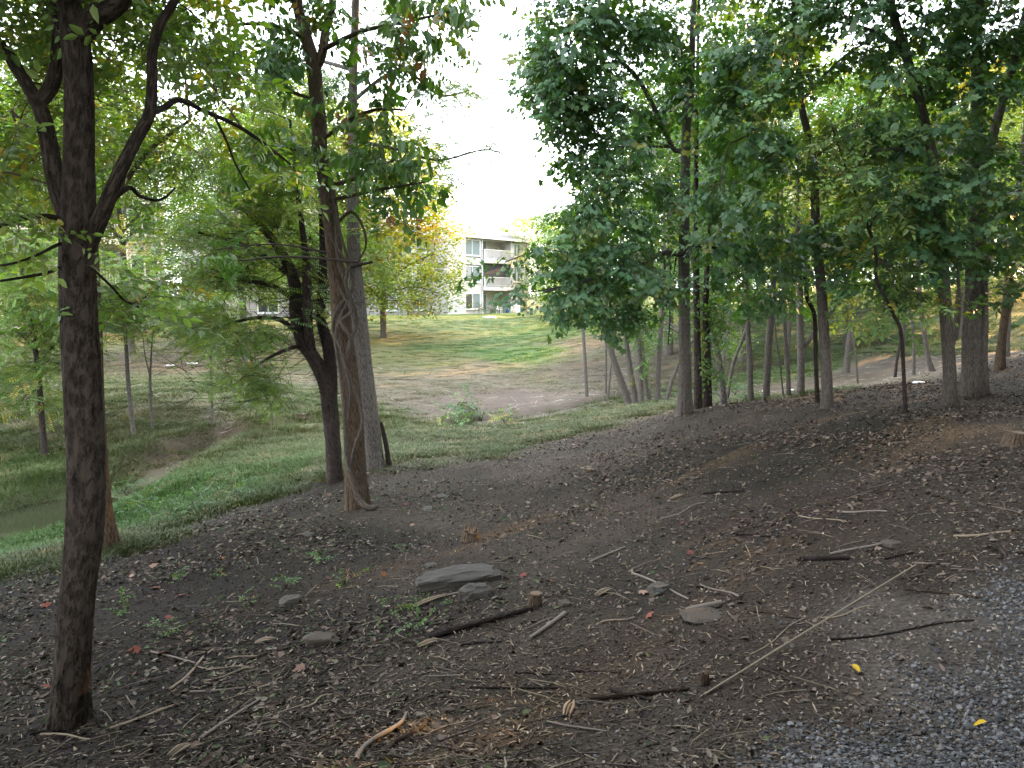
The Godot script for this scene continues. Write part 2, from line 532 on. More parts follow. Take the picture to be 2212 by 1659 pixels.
func plain(c: Color, rough: float, spec := 0.4) -> StandardMaterial3D:
	var m := StandardMaterial3D.new()
	m.albedo_color = c
	m.roughness = rough
	m.metallic_specular = spec
	return m

func tinted(rough: float) -> StandardMaterial3D:
	var m := plain(Color(1, 1, 1), rough, 0.3)
	m.vertex_color_use_as_albedo = true
	return m

func make_materials() -> void:
	var grain := tex(512, [[noise(FastNoiseLite.TYPE_SIMPLEX_SMOOTH, 0.09, 4, 3), 0.75], [noise(FastNoiseLite.TYPE_CELLULAR, 0.11, 2, 5), 0.55]], Color(0.5, 0.5, 0.5), Color(1.0, 1.0, 1.0))
	var soil := tinted(0.95)
	soil.albedo_texture = grain
	soil.uv1_triplanar = true
	soil.uv1_world_triplanar = true
	soil.uv1_scale = Vector3(0.71, 0.71, 0.71)
	soil.heightmap_enabled = true
	soil.heightmap_texture = grain
	soil.heightmap_scale = 2.4
	mats.soil = soil
	var furrow := tex(512, [[noise(FastNoiseLite.TYPE_SIMPLEX_SMOOTH, 0.022, 4, 11, true), 0.75], [noise(FastNoiseLite.TYPE_CELLULAR, 0.05, 2, 14), 0.4], [noise(FastNoiseLite.TYPE_SIMPLEX_SMOOTH, 0.12, 3, 12), 0.3]], Color(0.2, 0.19, 0.18), Color(1, 1, 1))
	var cells := noise(FastNoiseLite.TYPE_CELLULAR, 0.02, 2, 31)
	cells.cellular_return_type = FastNoiseLite.RETURN_DISTANCE2_SUB
	cells.cellular_jitter = 1.1
	cells.domain_warp_enabled = true
	cells.domain_warp_amplitude = 42.0
	cells.domain_warp_frequency = 0.03
	var plates := tex(512, [[cells, 0.75], [noise(FastNoiseLite.TYPE_SIMPLEX_SMOOTH, 0.016, 3, 37, true), 0.45], [noise(FastNoiseLite.TYPE_SIMPLEX_SMOOTH, 0.08, 4, 33), 0.35], [noise(FastNoiseLite.TYPE_SIMPLEX_SMOOTH, 0.012, 2, 35), 0.45]], Color(0.3, 0.29, 0.28), Color(1, 1, 1))
	var barks := {"bark_cherry": [.06, .048, .038, 3.4], "bark_brown": [.17, .125, .085, 2.0], "bark_pale": [.23, .205, .18, 1.8], "bark_dark": [.085, .066, .058, 2.4], "bark_grey": [.16, .14, .12, 2.2], "bark_vine": [.19, .16, .13, 1.6]}
	for bk in barks:
		var b: Array = [bk, barks[bk]]
		var m := plain(lin(b[1][0], b[1][1], b[1][2]), 0.92, 0.25)
		m.albedo_texture = furrow
		m.heightmap_enabled = true
		m.heightmap_texture = furrow
		m.heightmap_scale = b[1][3]
		m.uv1_scale = Vector3(1.0, 0.42, 1.0)
		if bk == "bark_cherry" or bk == "bark_grey":
			m.albedo_texture = plates
			m.heightmap_texture = plates
			m.uv1_scale = Vector3(1.0, 0.7, 1.0) if bk == "bark_cherry" else Vector3(2.0, 0.8, 1.0)
		mats[b[0]] = m
	mats.twig = plain(lin(.075, .06, .05), 0.9, 0.2)
	var leaf := tinted(0.45)
	leaf.metallic_specular = 0.5
	leaf.backlight_enabled = true
	leaf.backlight = Color(0.86, 0.9, 0.34)
	leaf.cull_mode = BaseMaterial3D.CULL_DISABLED
	mats.leaf = leaf
	mats.thick_leaf = tinted(0.7)
	var dry := tinted(0.8)
	dry.cull_mode = BaseMaterial3D.CULL_DISABLED
	mats.dry = dry
	var blade := tinted(0.7)
	blade.backlight_enabled = true
	blade.backlight = Color(0.5, 0.55, 0.2)
	blade.cull_mode = BaseMaterial3D.CULL_DISABLED
	mats.blade = blade
	var rock := plain(lin(.15, .138, .118), 0.9, 0.3)
	rock.albedo_texture = grain
	rock.uv1_world_triplanar = true
	rock.heightmap_enabled = true
	rock.heightmap_texture = grain
	rock.heightmap_scale = 1.0
	rock.uv1_triplanar = true
	rock.uv1_scale = Vector3(3, 3, 3)
	mats.rock = rock
	var brown_rock: StandardMaterial3D = rock.duplicate()
	brown_rock.albedo_color = lin(.15, .125, .1)
	mats.brown_rock = brown_rock
	mats.stone = tinted(0.9)
	mats.stone.albedo_texture = grain
	mats.stone.uv1_triplanar = true
	mats.stone.uv1_world_triplanar = true
	mats.stone.uv1_scale = Vector3(5, 5, 5)
	mats.wood_cut = plain(lin(.18, .132, .09), 0.85, 0.2)
	mats.wood_grey = plain(lin(.2, .17, .14), 0.9, 0.2)
	mats.wood_pale = plain(lin(.28, .225, .16), 0.85, 0.2)
	mats.cane = plain(lin(.23, .195, .13), 0.6, 0.4)
	var w := plain(lin(.03, .032, .018), 0.05, 0.6)
	w.albedo_color.a = 1.0
	mats.water = w
	mats.siding = plain(lin(.47, .445, .42), 0.7, 0.3)
	mats.siding_grey = plain(lin(.25, .235, .225), 0.7, 0.3)
	mats.trim = plain(lin(.55, .55, .55), 0.5, 0.4)
	mats.roof = plain(lin(.18, .18, .19), 0.95, 0.2)
	mats.glass = plain(lin(.035, .04, .045), 0.05, 0.8)
	mats.curtain = plain(lin(.2, .235, .23), 0.8, 0.2)
	mats.screen = plain(lin(.05, .045, .05), 0.8, 0.2)
	mats.white = plain(lin(.78, .78, .76), 0.5, 0.4)
	mats.teal = plain(lin(.05, .3, .33), 0.4, 0.5)
	mats.blue = plain(lin(.04, .14, .3), 0.4, 0.5)
	mats.unit = plain(lin(.35, .36, .36), 0.5, 0.4)

# ---------------------------------------------------------------- leaves
const TINTS := {
	"elm": [Color(0.124, 0.214, 0.058), Color(0.148, 0.247, 0.066), Color(0.173, 0.272, 0.066), Color(0.198, 0.272, 0.066), Color(0.314, 0.264, 0.049)],
	"locust": [Color(0.140, 0.247, 0.074), Color(0.165, 0.281, 0.074), Color(0.190, 0.297, 0.074), Color(0.231, 0.297, 0.074), Color(0.330, 0.297, 0.058)],
	"big": [Color(0.074, 0.173, 0.046), Color(0.091, 0.198, 0.049), Color(0.107, 0.214, 0.053), Color(0.124, 0.223, 0.058), Color(0.264, 0.140, 0.058)],
	"maple": [Color(0.071, 0.166, 0.074), Color(0.088, 0.192, 0.077), Color(0.102, 0.207, 0.077), Color(0.127, 0.233, 0.077), Color(0.219, 0.249, 0.068)],
	"yellow": [Color(0.274, 0.340, 0.081), Color(0.340, 0.388, 0.081), Color(0.409, 0.399, 0.081), Color(0.228, 0.330, 0.091), Color(0.501, 0.365, 0.068)],
	"green": [Color(0.099, 0.198, 0.066), Color(0.116, 0.223, 0.066), Color(0.140, 0.239, 0.066), Color(0.165, 0.247, 0.066), Color(0.231, 0.247, 0.058)],
	"brown": [Color(.13, .075, .05), Color(.16, .09, .06), Color(.11, .065, .045), Color(.18, .11, .07), Color(.1, .06, .04)],
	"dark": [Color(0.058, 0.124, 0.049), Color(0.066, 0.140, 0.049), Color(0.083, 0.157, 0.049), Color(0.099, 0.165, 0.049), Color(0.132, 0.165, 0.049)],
}

# one leaf from the origin along +y, facing +z
func leaf_into(mb: Mesher, t: Transform3D, l: float, w: float, lobed: bool, c: Color, bend: float, detail := 2) -> void:
	mb.tint = c
	if lobed:
		var k := mb.v.size()
		var pts := [Vector2(0, 0), Vector2(-.42, .1), Vector2(-.26, .3), Vector2(-.5, .62), Vector2(-.2, .6), Vector2(0, 1), Vector2(.2, .6), Vector2(.5, .62), Vector2(.26, .3), Vector2(.42, .1)]
		mb.v.append(t * Vector3(0, l * .3, 0.03 * l))
		for p in pts: mb.v.append(t * Vector3(p.x * w, p.y * l, -bend * l * p.y * p.y - 0.22 * absf(p.x) * w))
		for q in pts.size() + 1:
			mb.n.append(t.basis.z.normalized())
			mb.uv.append(Vector2.ZERO)
			mb.c.append(c)
		for q in pts.size(): mb.i.append_array([k, k + 1 + q, k + 1 + (q + 1) % pts.size()])
		return
	var k0 := mb.v.size()
	if detail == 0:
		for p in [Vector3(0, 0, 0), Vector3(-w * .5, l * .42, w * .12), Vector3(0, l, -bend * l), Vector3(w * .5, l * .42, w * .12)]:
			mb.v.append(t * p)
			mb.n.append(t.basis.z.normalized())
			mb.uv.append(Vector2.ZERO)
			mb.c.append(c)
		mb.i.append_array([k0, k0 + 1, k0 + 2, k0, k0 + 2, k0 + 3])
		return
	var prof := [0.0, 0.82, 0.98, 0.62, 0.0] if detail == 2 else [0.0, 0.95, 0.7, 0.0]
	var ys := [0.0, 0.22, 0.48, 0.78, 1.0] if detail == 2 else [0.0, 0.3, 0.68, 1.0]
	for s in [-1, 1]:
		var k := mb.v.size()
		var nn: Vector3 = (t.basis * Vector3(-s * 0.35, bend * 0.5, 1)).normalized()
		for q in ys.size():
			var y: float = ys[q]
			var z := -bend * l * y * y
			mb.v.append(t * Vector3(0, y * l, z))
			mb.v.append(t * Vector3(s * prof[q] * w * 0.5, y * l, z + prof[q] * w * 0.16))
			for e in 2:
				mb.n.append(nn)
				mb.uv.append(Vector2.ZERO)
				mb.c.append(c)
		for q in ys.size() - 1:
			var e := k + q * 2
			if q > 0: mb.i.append_array([e, e + 2, e + 1] if s > 0 else [e, e + 1, e + 2])
			if q < ys.size() - 2: mb.i.append_array([e + 1, e + 2, e + 3] if s > 0 else [e + 1, e + 3, e + 2])

func stick_into(mb: Mesher, a: Vector3, b: Vector3, r: float, c: Color, sides := 3) -> void:
	mb.tint = c
	var d := (b - a).normalized()
	var sd := d.cross(Vector3(0.3, 0.5, 0.8)).normalized()
	var up := d.cross(sd)
	var r0 := PackedVector3Array()
	var r1 := PackedVector3Array()
	for s in sides:
		var o := sd * cos(TAU * s / sides) + up * sin(TAU * s / sides)
		r0.append(a + o * r)
		r1.append(b + o * r * 0.6)
	mb.rings([r0, r1], 1.0, PackedFloat32Array([0, 1]), false)

func aim(o: Vector3, dir: Vector3, face: Vector3, s := 1.0) -> Transform3D:
	var y := dir.normalized()
	var z := (face - y * face.dot(y))
	if z.length() < 0.05: z = y.cross(Vector3(0.4, 0.1, 0.9))
	z = z.normalized()
	return Transform3D(Basis(y.cross(z) * s, y * s, z * s), o)

# each kind: the leaves of one twig as transforms, in three variants
func make_sprigs() -> void:
	for kind in ["elm", "locust", "big", "maple", "far", "canopy"]:
		var out := []
		for variant in 3:
			var mb := Mesher.new()
			var list := []
			var brown := Color(.75, .42, 1.1)
			var L := {"elm": .075, "locust": .042, "big": .125, "maple": .088, "far": .13, "canopy": .2}[kind] as float
			var W := {"elm": .038, "locust": .016, "big": .068, "maple": .098, "far": .088, "canopy": .16}[kind] as float
			if kind == "far" or kind == "canopy":
				# a whole clump of twigs about one metre in radius
				for g in (30 if kind == "far" else 22):
					var gc := Vector3(rng.randfn(), rng.randfn(), rng.randfn()).normalized() * pow(rng.randf_range(.12, 1.0), .45) * Vector3(1, 1, 1)
					for q in (15 if kind == "far" else 12):
						var o := gc + Vector3(rng.randfn(), rng.randfn() * .8, rng.randfn()) * .15
						list.append(aim(o, Vector3(rng.randfn(), rng.randfn() * .6 - .35, rng.randfn()), Vector3(rng.randfn() * .6, 1, rng.randfn() * .6), rng.randf_range(.7, 1.25)))
			elif kind == "locust":
				for q in 4:
					var o := Vector3(0, 0.1 * q - 0.04, 0)
					var a := (0.9 if q % 2 else -0.9) + rng.randf_range(-.3, .3)
					if q == 3: a = 0.0
					var dir := Vector3(sin(a), cos(a), rng.randf_range(-.35, .05))
					stick_into(mb, o, o + dir * .2, .0011, brown)
					for w in 7:
						for s in [-1, 1]:
							var side: Vector3 = Vector3(dir.y, -dir.x, 0).normalized() * s
							list.append(aim(o + dir * (.02 + w * .026), side + dir * .35, Vector3(rng.randf_range(-.3, .3), rng.randf_range(-.3, .3), 1), rng.randf_range(.8, 1.15)))
				stick_into(mb, Vector3(0, -.12, 0), Vector3(0, .3, 0), .002, brown)
			else:
				var n: int = {"elm": 10, "big": 8, "maple": 8}[kind]
				var len: float = {"elm": .34, "big": .36, "maple": .34}[kind]
				stick_into(mb, Vector3(0, -.08, 0), Vector3(0, len, 0), .0022, brown)
				for q in n:
					var y := len * (0.12 + 0.88 * q / (n - 1.0))
					var s := 1.0 if q % 2 else -1.0
					if kind == "maple": y = len * (0.2 + 0.8 * (q / 2) / (n / 2 - 1.0))
					var a := s * rng.randf_range(.6, 1.15)
					if q == n - 1: a = 0.1
					var dip := rng.randf_range(-.2, .3) if kind == "elm" else (rng.randf_range(.5, 1.5) if kind == "big" else rng.randf_range(.1, .8))
					var dir := Vector3(sin(a), cos(a), -dip)
					var o := Vector3(0, y, 0)
					var pet := 0.004 if kind == "elm" else (.015 if kind == "big" else .05)
					stick_into(mb, o, o + dir.normalized() * pet, .001, brown)
					list.append(aim(o + dir.normalized() * pet, dir, Vector3(rng.randf_range(-.4, .4), rng.randf_range(.0, .5), 1), rng.randf_range(.55, 1.3)))
			for t in list:
				var j := rng.randf_range(.78, 1.18)
				leaf_into(mb, t, L, W, kind == "maple", Color(j * rng.randf_range(.92, 1.1), j, j), rng.randf_range(.08, .3), 0 if kind in ["far", "canopy", "locust"] else 1)
			var shades := {}
			if kind != "far" and kind != "canopy":
				for pal in TINTS:
					var five := []
					for t5 in 10:
						var base_c: Color = TINTS[pal][t5 / 2]
						var f := 0.88 if t5 % 2 else 1.12
						var cc := PackedColorArray()
						for q in mb.c: cc.append(Color(q.r * base_c.r * f, q.g * base_c.g * f, q.b * base_c.b * f))
						five.append(cc)
					shades[pal] = five
			out.append({"mesh": mb.commit(mats.thick_leaf if kind == "canopy" else mats.leaf), "leaves": list, "l": L, "w": W, "mb": mb, "shades": shades})
		sprigs[kind] = out

func single_leaf(kind: String, pal: String, which: int) -> ArrayMesh:
	var key := "%s_%s_%d" % [kind, pal, which]
	if not leaf_mesh.has(key):
		var mb := Mesher.new()
		var s: Dictionary = sprigs[kind][0]
		leaf_into(mb, Transform3D(), s.l, s.w, kind == "maple", TINTS[pal][which], 0.15 + 0.05 * which)
		leaf_mesh[key] = mb.commit(mats.leaf)
	return leaf_mesh[key]

func many(called: String, mesh: Mesh, where: Array, tint: Array, parent: Node, label := "", category := "") -> MultiMeshInstance3D:
	var buf := PackedFloat32Array()
	buf.resize(where.size() * 16)
	var k := 0
	for q in where.size():
		var t: Transform3D = where[q]
		var b := t.basis
		var o := t.origin
		var c: Color = tint[q]
		buf[k] = b.x.x; buf[k + 1] = b.y.x; buf[k + 2] = b.z.x; buf[k + 3] = o.x
		buf[k + 4] = b.x.y; buf[k + 5] = b.y.y; buf[k + 6] = b.z.y; buf[k + 7] = o.y
		buf[k + 8] = b.x.z; buf[k + 9] = b.y.z; buf[k + 10] = b.z.z; buf[k + 11] = o.z
		buf[k + 12] = c.r; buf[k + 13] = c.g; buf[k + 14] = c.b; buf[k + 15] = 1.0
		k += 16
	var m := MultiMesh.new()
	m.transform_format = MultiMesh.TRANSFORM_3D
	m.use_colors = true
	m.mesh = mesh
	m.instance_count = where.size()
	m.buffer = buf
	var o := MultiMeshInstance3D.new()
	o.name = called if parent != self else numbered(called)
	o.multimesh = m
	parent.add_child(o, true)
	tag(o, label, category, "", "stuff")
	return o

const THICK := {"elm": 2.8, "locust": 2.7, "big": 1.7, "maple": 3.2}

# ---------------------------------------------------------------- trees
# the colour of a twig's leaves: drawn at random from its kind's leaf colours, wherever it grows in the crown
func pick(pal: String) -> Color:
	var r := rng.randf()
	var k := 4 if r > 0.955 else int(r * 4.18)
	var c: Color = TINTS[pal][mini(k, 4)]
	var j := rng.randf_range(.82, 1.2)
	return Color(c.r * j, c.g * j, c.b * j)

# boughs and sprigs that fill a clump; places are relative to the tree's base
func clump(skeleton: Array, centre: Vector3, rad: Vector3, count: int, kind: String, pal: String, twigs: Mesher, out: Array, cols: Array, size := 1.0, droop := 0.25, bough := 0.014) -> void:
	var root: Vector3 = skeleton[0]
	var best := 1e9
	for s in skeleton:
		var d: float = centre.distance_to(s) + maxf(0.0, s.y - centre.y) * 0.8 + maxf(0.0, centre.y - s.y) * 0.9
		if d < best:
			best = d
			root = s
	var far := kind == "far" or kind == "canopy"
	var mid := root.lerp(centre, 0.5) + Vector3(rng.randfn(), absf(rng.randfn()) + 0.5, rng.randfn()) * best * 0.07
	var br := clampf(best * 0.011, 0.004, 0.05) if bough <= 0.0 else bough
	limb(twigs, smooth([root, mid, centre], [br, br * 0.7, br * 0.4], maxf(best / 6.0, 0.1)), 5, 0.0, 0.0, false)
	if far:
		out.append(Transform3D(Basis(Vector3.UP, rng.randf() * TAU).scaled(rad * 1.15), centre))
		cols.append(pick(pal))
		for q in 7:
			var tp := centre + Vector3(rng.randfn(), rng.randfn(), rng.randfn()).normalized() * rad * rng.randf_range(.5, .95)
			limb(twigs, [[root.lerp(centre, rng.randf_range(.7, 1.0)), centre.lerp(tp, .5) + Vector3(0, .05, 0), tp] as Array[Vector3], PackedFloat32Array([br * .4, br * .25, br * .1])], 3, 0.0, 0.0, false)
		return
	var per := 9
	var subs := maxi(3, count / per)
	var left := count
	for s in subs:
		var dir := Vector3(rng.randfn(), rng.randfn(), rng.randfn()).normalized()
		var tip := centre + dir * rad * (pow(rng.randf_range(.2, 1.0), 0.5) if rng.randf() < .75 else rng.randf_range(1.0, 1.45))
		var from := root.lerp(centre, rng.randf_range(0.55, 1.0)) if rng.randf() < 0.4 else centre
		from += (mid - root.lerp(centre, 0.5)) * 0.3
		var m2 := from.lerp(tip, 0.5) + Vector3(rng.randfn(), rng.randfn() + 0.6, rng.randfn()) * from.distance_to(tip) * 0.09
		limb(twigs, [[from, m2, tip] as Array[Vector3], PackedFloat32Array([br * 0.38, br * 0.25, br * 0.12])], 4 if not far else 3, 0.0, 0.0, false)
		var n := left / (subs - s)
		left -= n
		for q in n:
			var t := sqrt(rng.randf_range(0.08, 1.0))
			var p := from.lerp(m2, t * 2.0) if t < 0.5 else m2.lerp(tip, t * 2.0 - 1.0)
			var jit := 0.10 if not far else 0.3
			p += Vector3(rng.randfn(), rng.randfn(), rng.randfn()) * jit * size
			var grow := (tip - from).normalized() * 0.8 + Vector3(rng.randfn(), rng.randfn() * 0.35 - droop, rng.randfn()) * 0.75
			out.append(aim(p, grow, Vector3(rng.randfn() * .55, 1.0, rng.randfn() * .55), size * rng.randf_range(.6, 1.3)))
			cols.append(pick(pal))

func tree(s: Dictionary) -> Node3D:
	var b: Array = s.pts[0]
	var foot: Vector3
	if s.has("d"):
		foot = at(b[0], b[1], s.d)
		foot.y = ground(foot.x, foot.z)
	else:
		foot = gp(b[0], b[1])
	var d0 := -foot.z
	foot.y -= 0.05
	var o := base(s.get("name", "tree"), foot)
	tag(o, s.label, s.get("category", "tree"), s.get("group", ""))
	var skeleton: Array = []
	var bark: Material = mats[s.get("bark", "bark_grey")]
	var lines: Array = [s.pts] + s.get("limbs", [])
	for k in lines.size():
		var p: Array = []
		var r: Array = []
		for a in lines[k]:
			var d: float = d0 + (a[3] if a.size() > 3 else 0.0)
			var q := at(a[0], a[1], d) - foot
			if k == 0 and p.is_empty(): q = Vector3.ZERO
			p.append(q)
			r.append(a[2] * 0.5 * (at(a[0], a[1], d) - EYE).dot(Vector3(0, -sin(PITCH), -cos(PITCH))) / FOCAL * 0.95 / sqrt(1.0 + pow((a[0] - 512.0) / FOCAL, 2.0)))
		var rad: float = r[0]
		var near: bool = s.get("near", false)
		var line := smooth(p, r, (0.022 if near else 0.06) if (k == 0 or near) else clampf(rad * 2.0, 0.05, 0.2))
		var mb := Mesher.new()
		limb(mb, line, (72 if near else 20) if k == 0 else (28 if near else 9), s.get("ridge", 0.05) * (1.0 if k == 0 else 0.6), s.get("flare", 0.35) if k == 0 else 0.0)
		part("trunk" if k == 0 else "limb", mb, bark, o)
		for q in line[0].size():
			if q % 4 == 0 and (k > 0 or line[0][q].y > s.get("bare", 1.0)): skeleton.append(line[0][q])
	if s.has("clumps"):
		foliage(o, foot, d0, skeleton, s.clumps, s.get("leaf", "elm"), s.get("tint", "elm"), s.get("leaves", 0), s.get("size", 1.0), s.get("droop", 0.25), s.get("bough", 0.0))
	return o

# clumps: [px, py, depth offset, half width px, half height px, half depth m, sprigs]
func foliage(o: Node3D, foot: Vector3, d0: float, skeleton: Array, clumps: Array, kind: String, pal: String, leaves: int, size: float, droop: float, bough: float) -> void:
	var twigs := Mesher.new()
	var out: Array = []
	var cols: Array = []
	if skeleton.is_empty(): skeleton = [Vector3(0, 0.5, 0)]
	for c in clumps:
		var d: float = d0 + c[2]
		var centre := at(c[0], c[1], d) - foot
		var k := d / FOCAL * 1.05
		clump(skeleton, centre, Vector3(c[3] * k, c[4] * k, c[5]), int(c[6] * THICK[kind]), kind, pal, twigs, out, cols, size, droop, bough)
	set_foliage(o, kind, pal, twigs, out, cols, leaves)

func set_foliage(o: Node3D, kind: String, pal: String, twigs: Mesher, out: Array, cols: Array, leaves: int) -> void:
	var made := 0
	var split := [[], [], []]
	var tint := [[], [], []]
	var every := maxi(1, int(out.size() * 7.0 / maxf(leaves, 1.0)))
	for q in out.size():
		var v := q % 3
		if made < leaves and q % every == 0:
			for t in sprigs[kind][v].leaves:
				if made >= leaves: break
				var n := MeshInstance3D.new()
				n.name = "leaf"
				n.mesh = single_leaf(kind, pal, 4 if rng.randf() < 0.04 else made % 4)
				n.transform = out[q] * (t as Transform3D)
				o.add_child(n, true)
				made += 1
			stick_into(twigs, out[q].origin, out[q] * Vector3(0, .34, 0), .0022, Color(1, 1, 1))
		else:
			split[v].append(out[q])
			tint[v].append(cols[q])
	if twigs.v.size(): part("twigs", twigs, mats.twig, o, "stuff")
	if kind == "far" or kind == "canopy":
		for v in 3:
			if split[v].size(): many("foliage", sprigs[kind][v].mesh, split[v], tint[v], o)
		return
	var mb := Mesher.new()
	for v in 3:
		var src: Mesher = sprigs[kind][v].mb
		for t: Transform3D in split[v]:
			var k := mb.v.size()
			mb.v.append_array(t * src.v)
			mb.n.append_array(Transform3D(t.basis.orthonormalized(), Vector3.ZERO) * src.n)
			mb.uv.append_array(src.uv)
			var r := rng.randf()
			mb.c.append_array(sprigs[kind][v].shades[pal][8 if r > .955 else int(r * 8.37)])
			for q in src.i: mb.i.append(q + k)
	if mb.v.size(): part("foliage", mb, mats.leaf, o, "stuff")

# a whole tree that stands free: trunk, limbs and a crown of many clumps
func whole_tree(called: String, label: String, group: String, foot: Vector3, height: float, crown: float, pal: String, n: int, per: int, kind := "far", clear := 0.3, bark := "bark_grey", size := 1.0) -> Node3D:
	var o := base(called, foot - Vector3(0, 0.1, 0))
	tag(o, label, "tree", group)
	var r := height * 0.013 + 0.03
	var lean := Vector3(rng.randfn() * 0.03, 0, rng.randfn() * 0.03) * height
	var mb := Mesher.new()
	var line := smooth([Vector3.ZERO, Vector3(lean.x * .2, height * .3, lean.z * .3), Vector3(lean.x, height * .65, lean.z), Vector3(lean.x * 1.4, height * .95, lean.z)], [r, r * .8, r * .45, r * .1], 0.4)
	limb(mb, line, 10, 0.06, 0.4)
	part("trunk", mb, mats[bark], o)
	var sk: Array = []
	for q in line[0].size():
		if line[0][q].y > height * clear * 0.8: sk.append(line[0][q])
	for k in 5:
		var a := TAU * k / 5.0 + rng.randf()
		var y := height * rng.randf_range(clear, 0.6)
		var p0 := Vector3(lean.x * y / height, y, lean.z * y / height)
		var p1 := p0 + Vector3(cos(a) * crown * .75, height * .16, sin(a) * crown * .75)
		var l := smooth([p0, p0.lerp(p1, .5) + Vector3(0, height * .03, 0), p1], [r * .42, r * .28, r * .1], 0.5)
		var m2 := Mesher.new()
		limb(m2, l, 6)
		part("limb", m2, mats[bark], o)
		for q in l[0]: sk.append(q)
	var twigs := Mesher.new()
	var out: Array = []
	var cols: Array = []
	for k in n:
		var t := (k + rng.randf()) / n
		var y := height * lerpf(clear, 1.0, t)
		var w := crown * sqrt(maxf(0.06, 1.0 - pow((t - 0.36) / 0.68, 2.0)))
		var a := k * 2.4 + rng.randf() * 0.8
		var rr := w * sqrt(rng.randf_range(0.05, 1.0)) * 0.9
		var c := Vector3(lean.x * t + cos(a) * rr, y, lean.z * t + sin(a) * rr)
		var s := crown * rng.randf_range(.24, .42) * size
		clump(sk, c, Vector3(s, s * .66, s), per, kind, pal, twigs, out, cols, size, 0.2, 0.0)
	set_foliage(o, kind, pal, twigs, out, cols, 0)
	return o

